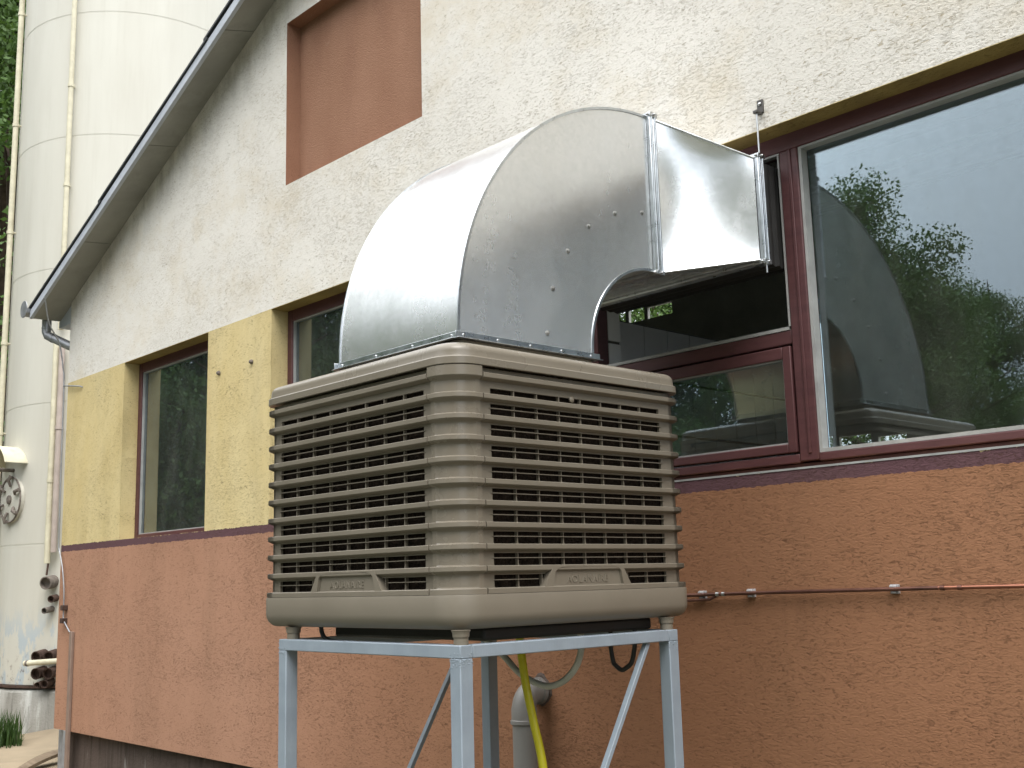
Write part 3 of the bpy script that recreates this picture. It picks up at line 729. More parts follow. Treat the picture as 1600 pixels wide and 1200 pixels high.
# corner posts
def make_post(sgn):
    mb = MB()
    path = []     # (x, y, nx, ny, inset)
    r = RN
    ccx, ccy = CX + sgn*(BH-r), CY - sgn*(BH-r)
    base = [(-0.0235, None)] + [(None, k/12) for k in range(13)] + [(0.0235, None)]
    for t, a in base:
        if t is None:
            an = R(-90 + 90*a); nx, ny = math.cos(an), math.sin(an); px, py = (BH-r)+nx*r, -(BH-r)+ny*r; ins = 1 if 0.02 < a < 0.98 else 0
        elif t < 0: nx, ny = 0, -1; px, py = BH-r+t+0.0045, -BH; ins = 0
        else: nx, ny = 1, 0; px, py = BH, -(BH-r)+t-0.0045; ins = 0
        path.append((CX+sgn*px, CY+sgn*py, sgn*nx, sgn*ny, ins))
    prof = [(0.0, 0.690, 0), (0.0205, 0.688, 0), (0.0205, ZT[0]-0.013, 0), (0.019, ZT[0]-0.0155, 0), (0.0065, ZT[0]-0.025, 0), (0.0065, ZT[0]-0.030, 1), (0.0065, ZT[1]+0.004, 1), (0.0065, ZT[1]+0.001, 0)]
    for k in range(1, 10):
        zt = ZT[k]
        prof += [(0.018, zt), (0.0205, zt-0.002), (0.0205, zt-0.015), (0.019, zt-0.017), (0.0065, zt-0.025, 0), (0.0065, zt-0.030, 1), (0.0065, ZT[k+1]+0.004, 1), (0.0065, ZT[k+1]+0.001, 0)]
    prof += [(0.018, ZT[10]), (0.0205, ZT[10]-0.0025), (0.0205, -0.0375), (0.0, -0.0375)]
    rows = []
    for pr in prof:
        o_, z_ = pr[0], pr[1]; fl = pr[2] if len(pr) > 2 else 0
        rows.append([(x+nx*(o_ - (0.0035 if fl and ins else 0)), y+ny*(o_ - (0.0035 if fl and ins else 0)), z_) for x, y, nx, ny, ins in path])
    mb.grid(rows)
    # returns into the joint
    for e in (0, -1):
        x, y, nx, ny, _ = path[e]
        cols = [(row[e], (x - nx*0.01, y - ny*0.01, row[e][2])) for row in rows]
        mb.grid([[a for a, b in cols], [b for a, b in cols]])
    return mb.build('corner_post', M['plastic'], K, 16)
make_post(1); make_post(-1)

def make_panel(front):
    # local frame u along the face away from the joint, n outward
    if front: org, U, Nn = (CX+BH-0.1105, CY-BH), (-1, 0), (0, -1)
    else: org, U, Nn = (CX+BH, CY-BH+0.1105), (0, 1), (1, 0)
    L = 2*BH - 0.1105 - RF
    UH0, UH1 = (0.040, 0.915) if front else (0.046, 0.892)
    UH1 = UH0 + 0.872 if front else UH0 + 0.848
    def P(u, o_, z): return (org[0]+U[0]*u+Nn[0]*o_, org[1]+U[1]*u+Nn[1]*o_, z)
    path = [(0.0015, 0, 1, 0.0)]
    path = []
    def pathpts(u0=0.0015):
        pts = [((u0, 0), (0, 1)), ((L*0.5, 0), (0, 1))]
        for k in range(9):
            a = R(90*k/8); nu, nn_ = math.sin(a), math.cos(a)
            pts.append(((L + nu*RF, -RF + nn_*RF), (nu, nn_)))
        pts.append(((L+RF, -RF-0.020), (1, 0)))
        return pts
    pp = pathpts()
    def Q(p, nr, o_, z): return P(p[0]+nr[0]*o_, p[1]+nr[1]*o_, z)
    bp = MB()
    dpt = -0.011
    def slab(u0, u1, z0, z1, o0=dpt, o1=0.0):
        c = [P(u0,o0,z0),P(u1,o0,z0),P(u1,o1,z0),P(u0,o1,z0),P(u0,o0,z1),P(u1,o0,z1),P(u1,o1,z1),P(u0,o1,z1)]
        bp.hexa(c)
    slab(0.0015, UH0, -0.037, 0.686)
    # right end sheet runs round the corner
    endp = [((UH1, 0), (0, 1))] + pp[2:]
    bp.grid([[Q(p, nr, 0.0, z) for p, nr in endp] for z in (-0.037, 0.686)])
    bp.grid([[P(UH1, 0, z), P(UH1, dpt, z)] for z in (-0.037, 0.686)])
    slab(UH0, UH1, ZT[0]-0.047, 0.686)                     # blank upper strip
    cell = (UH1-UH0)/8
    for k in range(1, 10):
        slab(UH0, UH1, ZT[k]-0.0292, ZT[k]-0.001)
    slab(UH0, UH1, -0.037, ZT[10]-0.001)
    # rounded lower corners of every opening
    for k in range(0, 10):
        zb = ZT[k+1]-0.001
        for c in range(8):
            u = UH0 + c*cell + (0.0018 if c else 0)
            rr_ = 0.009
            poly = [(0, 0), (rr_, 0)] + [(rr_ - rr_*math.sin(R(90*j/4)), rr_ - rr_*math.cos(R(90*j/4))) for j in range(1, 5)]
            n_ = len(poly)
            bp.add([P(u+a, 0.0-0.0005, zb+b) for a, b in poly] + [P(u+a, dpt*0.5, zb+b) for a, b in poly],
                   [tuple(range(n_))] + [(i, (i+1) % n_, n_+(i+1) % n_, n_+i) for i in range(n_)])
    pan = bp.build('louvre_panel', M['plastic_matt'], K, 30)
    for c in range(1, 8):
        u = UH0 + c*cell
        r_ = MB().hexa([P(u-0.0018,-0.013,-0.03),P(u+0.0018,-0.013,-0.03),P(u+0.0018,-0.0005,-0.03),P(u-0.0018,-0.0005,-0.03),
                        P(u-0.0018,-0.013,0.64),P(u+0.0018,-0.013,0.64),P(u+0.0018,-0.0005,0.64),P(u-0.0018,-0.0005,0.64)])
        r_.build('rib', M['plastic_matt'], pan)
    for k in range(11):
        prof = slat_profile(ZT[k], k == 0, k == 10)
        mb = MB(); rows = [[Q(p, nr, o_, z) for o_, z in prof] for p, nr in pp]
        mb.grid(rows, True); n_ = len(prof)
        mb.add(rows[0], [tuple(range(n_))]); mb.add(rows[-1], [tuple(range(n_))])
        mb.build('louvre_slat', M['plastic_matt'], pan, 18)
    uc = 0.462 if front else 0.462
    for k in range(1, 10):
        zc = ZT[k] - 0.0445
        segs = [(UH0-0.016, UH1+0.016)]
        if k == 9: segs = [(UH0-0.016, uc-0.225), (uc+0.225, UH1+0.016)]
        for a, b in segs:
            h = 0.0012
            la = a + 0.022 if a < UH0 else a; lb = b - 0.022 if b > UH1 else b
            st = [(a, 0.0), (la, 1.0), (lb, 1.0), (b, 0.0)]
            rows = [[P(u, -0.004, zc+h*t+0.0002), P(u, 0.0045*t+0.0003, zc+h*t+0.0002), P(u, 0.0045*t+0.0003, zc-h*t), P(u, -0.004, zc-h*t)] for u, t in st]
            MB().grid(rows, True).build('thin_louvre', M['plastic_matt'], pan)
    # wedge-shaped top of the first opening row
    # arched badge plate
    z0, z1 = -0.0365, ZT[9]-0.006
    wb, wt = 0.222, 0.172
    outer = [(-wb, z0), (-wt, z1), (wt, z1), (wb, z0)]
    inner = [(-0.182, z0), (-0.172, z0+0.02)] + [(-0.118 - 0.042*math.cos(R(90*j/6))*1.1, 0.028 - 0.0 + 0.0 + 0.022*math.sin(R(90*j/6))-0.008) for j in range(0, 7)]
    inner += [(-a, b) for a, b in reversed(inner)]
    # rim: outer strip joined to inner strip point by point
    n_ = len(inner)
    half = n_//2
    outp = []
    for i in range(n_):
        a, b = inner[i]
        t = i/(half-1) if i < half else (n_-1-i)/(half-1)
        sg = -1 if i < half else 1
        if t < 0.5: q_ = t/0.5; outp.append((sg*(wb + (wt-wb)*q_), z0 + (z1-z0)*q_))
        else: q_ = (t-0.5)/0.5; outp.append((sg*(wt + (0.06-wt)*q_), z1))
    rim = MB()
    o1, o2 = 0.0212, 0.0115
    f1 = [P(uc+a, o1, b) for a, b in outp]; f2 = [P(uc+a, o1, b) for a, b in inner]; f3 = [P(uc+a*0.985, o2, b-0.001) for a, b in inner]; f0 = [P(uc+a, -0.006, b) for a, b in outp]
    rim.grid([f0, f1, f2, f3])
    rim.add(f3, [tuple(range(n_))])
    badge = rim.build('badge_plate', M['plastic_matt'], pan, 28)
    # raised lettering
    tx = bpy.data.curves.new('lettering', 'FONT'); tx.body = 'AOLANAIRE'; tx.size = 0.034; tx.align_x = 'CENTER'; tx.extrude = 0.0012; tx.bevel_depth = 0.0004; tx.space_character = 1.12
    to = bpy.data.objects.new('lettering', tx); COL.objects.link(to)
    bpy.context.view_layer.update()
    me = bpy.data.meshes.new_from_object(to.evaluated_get(bpy.context.evaluated_depsgraph_get()))
    bpy.data.objects.remove(to)
    mb = MB()
    sgn_ = -1 if front else 1                                   # reading direction runs to the viewer's right
    mb.add([P(uc + sgn_*v.co.x, o2 + 0.0006 + v.co.z, -0.0095 + v.co.y) for v in me.vertices], [tuple(p.vertices) for p in me.polygons])
    u0_, u1_ = (0.035, 0.105)
    a_, b_ = sorted((uc + sgn_*u0_, uc + sgn_*u1_))
    mb.hexa([P(a_, o2, -0.0185), P(b_, o2, -0.0185), P(b_, o2+0.0016, -0.0185), P(a_, o2+0.0016, -0.0185), P(a_, o2, -0.0165), P(b_, o2, -0.0165), P(b_, o2+0.0016, -0.0165), P(a_, o2+0.0016, -0.0165)])
    mb.build('lettering', M['plastic_matt'], badge)
    return pan
pf = make_panel(True); pr = make_panel(False)
for p in (pf, pr):
    c = clone(p, K); c.rotation_euler = (0, 0, PI)
# moulding point stubs and a loose screw on the right side
MB().lathe([(0.0105, 0), (0.011, 0.006), (0.006, 0.009), (0.001, 0.0095)], (CX+BH-0.001, 2.800, ZT[0]-0.052), 14, (1, 0, 0)).build('screw', M['plastic'], K, 40)

# ================================================================== SHEET METAL DUCT
DX0, DX1 = -3.607, -2.893
EY, EZ, RI, RO = 3.500, 0.862, 0.380, 1.052
DB = 0.826
G = thing('ventilation_duct', ((DX0+DX1)/2, 2.785, DB), 'shiny galvanised sheet metal duct elbow from the cooler top into the window', 'duct')
def arc(r, n=40, a0=180, a1=90): return [(EY + r*math.cos(R(a0+(a1-a0)*k/n)), EZ + r*math.sin(R(a0+(a1-a0)*k/n))) for k in range(n+1)]
ai, ao = arc(RI), arc(RO)
fi = [(EY-RI, DB)] + ai + [(3.505, EZ+RI)]; fo = [(EY-RO, DB)] + ao + [(3.505, EZ+RO)]
for x in (DX0, DX1):
    mb = MB()
    for i in range(len(fi)-1):
        rows = []
    rows = [[(x, a[0]+(b[0]-a[0])*t/6, a[1]+(b[1]-a[1])*t/6) for t in range(7)] for a, b in zip(fi, fo)]
    mb.grid(rows); mb.build('elbow_cheek', M['zinc'], G, 60)
mb = MB(); mb.grid([[(DX0+(DX1-DX0)*t/6, y, z) for t in range(7)] for y, z in fo]); mb.build('elbow_back_sheet', M['zinc'], G, 60)
mb = MB(); mb.grid([[(DX0+(DX1-DX0)*t/6, y, z) for t in range(7)] for y, z in fi]); mb.build('elbow_throat_sheet', M['zinc'], G, 60)
# standing seams along the edges
for x, sg in ((DX1, 1), (DX0, -1)):
    for pts, nm in ((fo, 1), (fi, -1)):
        mb = MB(); rows = []
        for i, (y, z) in enumerate(pts):
            if i == 0 or i == len(pts)-1: nr = (-1, 0) if i == 0 else (0, 1)
            else: dy, dz = y-EY, z-EZ; l = math.hypot(dy, dz); nr = (dy/l, dz/l)
            e = 0.0045*nm; w_ = 0.0035
            rows.append([(x-sg*0.002, y+nr[0]*e, z+nr[1]*e), (x+sg*w_, y+nr[0]*e, z+nr[1]*e), (x+sg*w_, y-nr[0]*0.006*nm, z-nr[1]*0.006*nm), (x-sg*0.002, y-nr[0]*0.006*nm, z-nr[1]*0.006*nm)])
        mb.grid(rows, True); mb.build('seam', M['zinc_rail'], G, 40)
# stay screws across the cheek
for a in (176.5, 160, 143, 127, 110.5, 94.5):
    y, z = EY + 0.622*math.cos(R(a)), EZ + 0.622*math.sin(R(a))
    MB().lathe([(0.0100, 0), (0.0100, 0.0012), (0.0065, 0.0016), (0.0065, 0.006), (0.005, 0.007)], (DX1, y, z), 12, (1, 0, 0)).build('screw', M['screw'], G, 40)
# bottom flange: four angle rails
fl = []
ex = 0.020
def angle_rail(p0, p1, out, name='flange_rail'):
    # upright leg and outward leg
    p0, p1, out = Vector(p0), Vector(p1), Vector(out)
    up = Vector((0, 0, 1)); t = 0.003
    mb = MB()
    mb.hexa([p0, p1, p1+out*t, p0+out*t, p0+up*0.024, p1+up*0.024, p1+out*t+up*0.024, p0+out*t+up*0.024])
    mb.hexa([p0-up*t, p1-up*t, p1+out*ex-up*t, p0+out*ex-up*t, p0, p1, p1+out*ex, p0+out*ex])
    return mb.build(name, M['zinc_rail'], G, bevel=0.001)
YB0, YB1 = EY-RO-0.003, EY-RI+0.003
XA, XB = DX0-0.0035, DX1+0.0035
angle_rail((XA, YB0-0.002, DB), (XB, YB0-0.002, DB), (0, -1, 0))
angle_rail((XA, YB1+0.002, DB), (XB, YB1+0.002, DB), (0, 1, 0))
angle_rail((XB+0.001, YB0-0.015, DB), (XB+0.001, YB1+0.03, DB), (1, 0, 0))
angle_rail((XA-0.001, YB0-0.02, DB), (XA-0.001, YB1+0.02, DB), (-1, 0, 0))
for k in range(5):
    y = YB0 + 0.02 + (YB1-YB0-0.04)*k/4
    MB().lathe([(0.005, 0), (0.005, 0.002), (0.002, 0.004)], (XB+0.004, y, DB+0.012), 8, (1, 0, 0)).build('rivet', M['steel'], G, 40)
for k in range(4):
    x = XA + 0.03 + (XB-XA-0.06)*k/3
    MB().lathe([(0.005, 0), (0.005, 0.002), (0.002, 0.004)], (x, YB0-0.005, DB+0.012), 8, (0, -1, 0)).build('rivet', M['steel'], G, 40)
# flange frames: rails with a rolled bead and corner pieces
def flange(x0, x1, z0, z1, y, both=True, h=0.028):
    yy = [(y-0.022, y-0.001), (y+0.001, y+0.023)] if both else [(y-0.022, y-0.001)]
    for a, b in yy:
        for q_ in ((x1, x1+h, z0-0.004, z1+0.004), (x0-h, x0, z0-0.004, z1+0.004), (x0+0.002, x1-0.002, z1, z1+h*0.45), (x0+0.002, x1-0.002, z0-h*0.45, z0)):
            mb = MB().box(q_[0], q_[1]-(0.008 if q_[1] > x1 else 0), a, b, q_[2], q_[3])
            mb.build('flange_rail', M['zinc_rail'], G, bevel=0.003)
    for sx2 in (x0, x1):
        sg = 1 if sx2 == x1 else -1
        for zc, sz in ((z0, -1), (z1, 1)):
            mb = MB().box(sx2-0.03*sg, sx2+h*0.9*sg, y-0.024, y+0.025 if both else y+0.001, zc-0.001*sz, zc+0.018*sz)
            mb.lathe([(0.006, 0), (0.006, 0.006), (0.003, 0.009)], (sx2+h*0.45*sg, y-0.024, zc+0.009*sz), 6, (0, -1, 0))
            mb.lathe([(0.006, 0), (0.006, 0.006), (0.003, 0.009)], (sx2+h*0.9*sg, y, zc+0.009*sz), 6, (sg, 0, 0))
            mb.build('corner_piece', M['steel'], G, bevel=0.0015)
    # bright rolled bead on the visible upright
    for sx2, sg in ((x1, 1), (x0, -1)):
        for dy_ in ((-0.011, 0.012) if both else (-0.011,)):
            MB().tube([(sx2+sg*(h-0.009), y+dy_, z0), (sx2+sg*(h-0.009), y+dy_, z1)], 0.0065, 10).build('rolled_bead', M['zinc_rail'], G, 40)
flange(DX0, DX1, EZ+RI, EZ+RO, 3.527)
# transition piece widening towards the window
TX0, TX1, TZ0, TZ1, TY = -3.66, -2.618, 1.292, 1.738, 3.868
a = [(DX0, 3.548, EZ+RI), (DX1, 3.548, EZ+RI), (DX1, 3.548, EZ+RO), (DX0, 3.548, EZ+RO)]
b = [(TX0, TY, TZ0), (TX1, TY, TZ0), (TX1, TY, TZ1), (TX0, TY, TZ1)]
for i, nm in ((1, 'transition_cheek'), (3, 'transition_cheek'), (0, 'transition_bottom_sheet'), (2, 'transition_top_sheet')):
    j = (i+1) % 4
    rows = []
    for u in range(25):
        t = u/24; row = []
        for v in range(17):
            s_ = v/16
            p = (Vector(a[i])*(1-t)+Vector(b[i])*t)*(1-s_) + (Vector(a[j])*(1-t)+Vector(b[j])*t)*s_
            if i == 1: p.x -= 0.050*math.sin(PI*t)*math.sin(PI*s_)**0.6          # cheek is slightly dished
            row.append(tuple(p))
        rows.append(row)
    MB().grid(rows).build(nm, M['zinc_smeared'], G, 60)
for i, j in ((1, 1), (2, 2)):
    MB().tube([a[i], b[j]], 0.005, 8).build('seam', M['zinc_rail'], G, 40)
flange(TX0, TX1, TZ0, TZ1, TY+0.024)
# flexible black connector into the open bay
fx = MB(); rows = []
for k in range(9):
    y = TY+0.048 + 0.20*k/8; e = 0.006*(k % 2)
    rows.append([(TX0+0.04, y, TZ0-e), (TX1-0.004-e, y, TZ0-e), (TX1-0.004-e, y, TZ1+e-0.004), (TX0+0.04, y, TZ1+e-0.004)])
fx.grid(rows, True); fx.build('flexible_connector', M['black_rubber'], G, 20)

# threaded rod hanging the duct from the wall
H = thing('hanger_rod', (-2.598, 3.885, 1.24), 'thin threaded rod hanging from a dark bracket above the big window beside the duct end', 'rod')
MB().tube([(-2.598, 3.885, 1.235), (-2.598, 3.885, 1.945)], 0.0042, 8).build('rod', M['steel'], H, 50)
bk = MB().box(-2.613, -2.583, D-0.008, D+0.004, 1.945, 2.005); bk.box(-2.609, -2.587, 3.872, D-0.007, 1.935, 1.947)
bk.build('bracket', M['steel_dark'], H, bevel=0.002)
MB().lathe([(0.008, 0), (0.008, 0.004), (0.003, 0.008)], (-2.598, D-0.008, 1.985), 8, (0, -1, 0)).build('bolt', M['steel'], H, 40)
MB().lathe([(0.010, 1.268), (0.010, 1.277), (0.004, 1.277)], (-2.598, 3.885, 0), 6).build('nut', M['steel'], H)

# ================================================================== HOSES, PIPES
def hose(name, pts, r, mat, label, cat, n=10):
    o_ = MB().tube(spline(pts, 10), r, 12).build(name, mat, None, 60); return tag(o_, label, cat)
hose('white_hose', [(-3.53, 3.05, -0.19), (-3.45, 3.06, -0.245), (-3.381, 3.074, -0.298), (-3.291, 3.074, -0.358), (-3.164, 3.074, -0.394), (-3.066, 3.074, -0.373), (-2.995, 3.074, -0.316), (-2.965, 3.074, -0.249), (-2.966, 3.074, -0.185)], 0.0125, M['white_hose'],
     'dirty white hose hanging in a U under the cooler', 'hose')
hose('yellow_hose', [(-3.113, 2.90, -0.19), (-3.103, 2.90, -0.264), (-3.083, 2.90, -0.373), (-3.047, 2.90, -0.505), (-3.006, 2.90, -0.655), (-2.96, 2.88, -0.9), (-2.93, 2.80, -1.2), (-2.95, 2.6, -1.5), (-3.05, 2.3, -1.59), (-3.3, 1.9, -1.59)], 0.0155, M['yellow_hose'],
     'yellow hose running down from under the cooler to the ground', 'hose')
hose('black_hose', [(-2.886, 3.15, -0.184), (-2.888, 3.15, -0.246), (-2.879, 3.15, -0.299), (-2.870, 3.15, -0.312), (-2.840, 3.15, -0.328), (-2.812, 3.15, -0.318), (-2.788, 3.15, -0.297), (-2.771, 3.15, -0.239), (-2.768, 3.15, -0.184)], 0.0085, M['black_rubber'],
     'short black hose loop hanging below the right rail of the stand', 'hose')
hose('black_cable', [(-3.545, 2.325, -0.13), (-3.545, 2.325, -0.155), (-3.535, 2.328, -0.178), (-3.515, 2.335, -0.192), (-3.47, 2.35, -0.20)], 0.008, M['black_rubber'],
     'short black cable coming out under the cooler near the left foot', 'cable')
V = thing('drain_pipe', (-4.06, 3.80, GZ), 'thick grey plastic drain pipe coming out of the orange wall with an elbow', 'pipe')
vx = -4.058
MB().tube([(vx, 3.80, GZ), (vx, 3.80, -0.66)], 0.057, 24).build('pipe', M['pvc'], V, 50)
MB().lathe([(0.061, -0.672), (0.066, -0.668), (0.066, -0.652), (0.061, -0.648), (0.061, -0.60), (0.058, -0.585)], (vx, 3.80, 0), 24).build('socket', M['pvc'], V, 40)
MB().tube([(vx, 3.80 + 0.075*(1-math.cos(R(a_))), -0.60 + 0.075*math.sin(R(a_))) for a_ in range(0, 91, 10)] + [(vx, 3.90, -0.525), (vx, 3.96, -0.525)], 0.058, 24).build('elbow', M['pvc'], V, 60)
MB().lathe([(0.064, 0), (0.064, 0.02), (0.058, 0.022)], (vx, 3.885, -0.525), 24, (0, 1, 0)).build('collar', M['pvc'], V, 40)
wh = MB(); rows = []
for k in range(24):
    a_ = 2*PI*k/24; r_ = 0.066 + wr.uniform(0, 0.012) + (0.012 if k in (5, 6, 7) else 0)
    rows.append([(vx+math.cos(a_)*0.056, D-0.004, -0.525+math.sin(a_)*0.056), (vx+math.cos(a_)*(r_-0.01), D-0.008, -0.525+math.sin(a_)*(r_-0.01)), (vx+math.cos(a_)*r_, D-0.001, -0.525+math.sin(a_)*r_)])
wh.grid(rows + [rows[0]]); wh.build('mortar_patch', M['plinth'], V, 60)
# copper line along the wall
Cp = thing('copper_pipe', (-2.4, 3.905, -0.07), 'thin tarnished copper pipe clipped level along the orange wall', 'pipe')
MB().tube([(-3.5, 3.898, -0.088), (-3.05, 3.898, -0.079), (-2.8, 3.898, -0.074), (-2.157, 3.898, -0.066), (-1.98, 3.898, -0.064)], 0.0075, 12).build('pipe_run', M['copper'], Cp, 50)
MB().tube([(-1.98, 3.898, -0.064), (-1.5, 3.898, -0.060), (0.6, 3.898, -0.045)], 0.0075, 12).build('pipe_run', M['copper_fresh'], Cp, 50, label='bright newer copper end of the pipe')
MB().tube([(-3.5, 3.900, -0.110), (-3.10, 3.900, -0.102), (-3.00, 3.900, -0.098), (-2.965, 3.898, -0.085)], 0.006, 10).build('branch', M['copper'], Cp, 50)
for x, z in ((-2.955, -0.077), (-2.925, -0.0765), (-1.965, -0.064), (-1.90, -0.0635)):
    MB().tube([(x-0.008, 3.898, z), (x+0.008, 3.898, z)], 0.0095, 12).build('joint_sleeve', M['steel'] if x < -2.5 else M['copper'], Cp, 50)
for x, z in ((-3.045, -0.079), (-2.795, -0.074), (-2.157, -0.066), (-1.2, -0.058), (-0.4, -0.052)):
    mb = MB().box(x-0.016, x+0.016, 3.906, D+0.002, z-0.017, z+0.017); mb.tube([(x-0.013, 3.899, z+0.009), (x+0.013, 3.899, z+0.009)], 0.006, 8); mb.tube([(x-0.009, 3.901, z-0.012), (x+0.009, 3.901, z-0.012)], 0.004, 8)
    mb.build('clip', M['white_clip'], Cp, bevel=0.002)

# lightning conductor wire and its guard at the corner
LC = thing('lightning_conductor', (-9.95, 3.9, GZ), 'grey lightning conductor wire running down the far corner of the wall', 'wire')
MB().tube(spline([(-10.03, 3.645, 2.615), (-10.10, 3.72, 2.40), (-10.16, 3.84, 2.24), (-10.175, 3.89, 2.02), (-10.165, 3.90, 1.85), (-10.150, 3.90, 1.2), (-10.125, 3.90, 0.44), (-10.10, 3.895, 0.38), (-10.02, 3.895, 0.24), (-9.96, 3.895, 0.05), (-9.945, 3.895, -0.12), (-9.94, 3.895, -0.22), (-9.86, 3.895, -0.285), (-9.79, 3.895, -0.33)], 8), 0.0065, 8).build('wire', M['gutter'], LC, 60)
MB().tube([(-10.165, 3.90, 1.855), (-9.80, 3.90, 1.80), (-9.785, D, 1.79)], 0.006, 8).build('wire_stay', M['gutter'], LC, 60)
for z in (-0.125, -0.235):
    MB().box(-9.975, -9.915, 3.875, D, z-0.022, z+0.022).build('clamp', M['rust'], LC, bevel=0.004)
MB().box(-9.80, -9.745, 3.893, 3.9185, GZ, -0.325).build('guard', M['brown_guard'], LC, bevel=0.004)
MB().tube([(-9.86, 3.93, GZ), (-9.86, 3.93, zlow)], 0.03, 12).build('ground_tube', M['gutter'], LC, 50)

# ================================================================== SILO
SX, SY, SR = -13.7, 6.1, 1.44
SI = thing('storage_silo', (SX, SY, GZ), 'tall cream painted steel silo on a stained concrete base beside the building', 'silo')
seams = [-1.0, 0.55, 2.16, 3.76, 5.38, 6.96, 8.55, 10.1]
for a_, b_ in zip(seams[:-1], seams[1:]):
    MB().lathe([(SR-0.004, a_+0.004), (SR, a_+0.010), (SR, b_-0.010), (SR-0.004, b_-0.004)], (SX, SY, 0), 96).build('shell_ring', M['silo'], SI, 30)
for z in seams[1:-1]:
    mb = MB(); mb.grid([[(SX+math.cos(2*PI*k/96)*r_, SY+math.sin(2*PI*k/96)*r_, z+dz) for k in range(96)] for r_, dz in ((SR-0.006, -0.006), (SR-0.0005, -0.004), (SR-0.0005, 0.004), (SR-0.006, 0.006))], True)
    mb.build('weld_seam', M['silo'], SI, 60)
MB().lathe([(SR, 10.1), (SR*0.6, 10.7), (0.1, 11.0)], (SX, SY, 0), 64).build('cone_roof', M['silo'], SI, 30)
MB().lathe([(SR-0.02, -1.03), (SR+0.035, -1.025), (SR+0.035, -1.0), (SR-0.02, -0.998)], (SX, SY, 0), 96).build('base_ring', M['rust'], SI, 40)
cbm = MB(); rows = []
rc = random.Random(11)
for k in range(72):
    a_ = 2*PI*k/72; j = rc.uniform(-0.02, 0.02)
    rows.append([(SX+math.cos(a_)*(SR+0.10+j), SY+math.sin(a_)*(SR+0.10+j), GZ-0.3), (SX+math.cos(a_)*(SR+0.07+j), SY+math.sin(a_)*(SR+0.07+j), -1.4), (SX+math.cos(a_)*(SR+0.055+j), SY+math.sin(a_)*(SR+0.055+j), -1.07), (SX+math.cos(a_)*(SR+0.0), SY+math.sin(a_)*(SR+0.0), -1.035), (SX, SY, -1.034)])
cbm.grid(rows + [rows[0]]); cbm.build('concrete_base', M['silo_base'], SI, 50)
def sp(ang, z, out=0.0): return Vector((SX+math.cos(R(ang))*(SR+out), SY+math.sin(R(ang))*(SR+out), z))
def silo_pipe(ang, z0, z1, r, mat, brackets, out=0.06):
    p = MB().tube([sp(ang, z0, out), sp(ang, z1, out)], r, 14).build('pipe', mat, SI, 50)
    for z in brackets:
        mb = MB().tube([sp(ang, z-0.02, out), sp(ang, z+0.02, out)], r+0.008, 14); mb.tube([sp(ang, z, -0.01), sp(ang, z, out)], 0.012, 8)
        mb.build('pipe_bracket', mat, p, 50)
silo_pipe(-55.5, 3.0, 10.0, 0.030, M['cream_pipe'], (3.2, 4.75, 6.0, 7.5))
silo_pipe(-101.0, -0.9, 10.0, 0.034, M['cream_pipe'], (0.5, 1.9, 3.0, 4.4, 5.8, 7.3))
silo_pipe(-56.9, 0.33, 2.86, 0.034, M['cream_pipe'], (1.25,), 0.07)
silo_pipe(-53.8, 0.45, 2.80, 0.032, M['pink_pipe'], (1.85,), 0.08)
# manhole with clamp handles and a hood above
mh = MB().lathe([(0.262, -0.02), (0.262, 0.018), (0.25, 0.024), (0.02, 0.034)], sp(-84.6, 1.08), 36, sp(-84.6, 0, 1)-sp(-84.6, 0, 0)).build('manhole', M['silo'], SI, 30)
ax = (sp(-84.6, 0, 1)-sp(-84.6, 0, 0)); tu = Vector((0, 0, 1)).cross(ax).normalized(); cc = sp(-84.6, 1.08)
rgm = MB().tube([cc + ax*0.03 + (tu*math.cos(2*PI*k/40) + Vector((0,0,1))*math.sin(2*PI*k/40))*0.262 for k in range(41)], 0.010, 8); rgm.build('ring', M['rust_grey'], mh, 50)
hub = MB().lathe([(0.052, 0.02), (0.052, 0.05), (0.03, 0.06), (0.005, 0.062)], cc, 16, ax); hub.build('hub', M['rust_grey'], mh, 40)
for k in range(6):
    a_ = 2*PI*(k+0.35)/6
    dv = tu*math.cos(a_) + Vector((0,0,1))*math.sin(a_)
    hm = MB(); hm.tube([cc+ax*0.04+dv*0.15, cc+ax*0.075+dv*0.22, cc+ax*0.05+dv*0.275], [0.014, 0.020, 0.022], 8)
    hm.tube([cc+ax*0.05+dv*0.255-tu*0.03, cc+ax*0.05+dv*0.255+tu*0.03], 0.016, 8)
    hm.build('clamp_handle', M['rust_grey'], mh, 50)
hd = MB(); rows = []
hc = sp(-85.5, 1.36)
for k in range(17):
    a_ = PI*(0.12 + 0.76*k/16)
    p = hc + tu*math.cos(a_)*0.33 + Vector((0,0,1))*(math.sin(a_)*0.33)
    rows.append([tuple(p - ax*0.06), tuple(p + ax*0.24), tuple(p + ax*0.24 + Vector((0,0,0.006))), tuple(p - ax*0.06 + Vector((0,0,0.006)))])
hd.grid(rows, True); hood = hd.build('hood', M['cream_pipe'], SI, 40)
MB().tube([cc + Vector((0,0,0.34)), cc + Vector((0,0,0.34)) + ax*0.2], 0.022, 10).build('nozzle', M['rust_grey'], hood, 50)
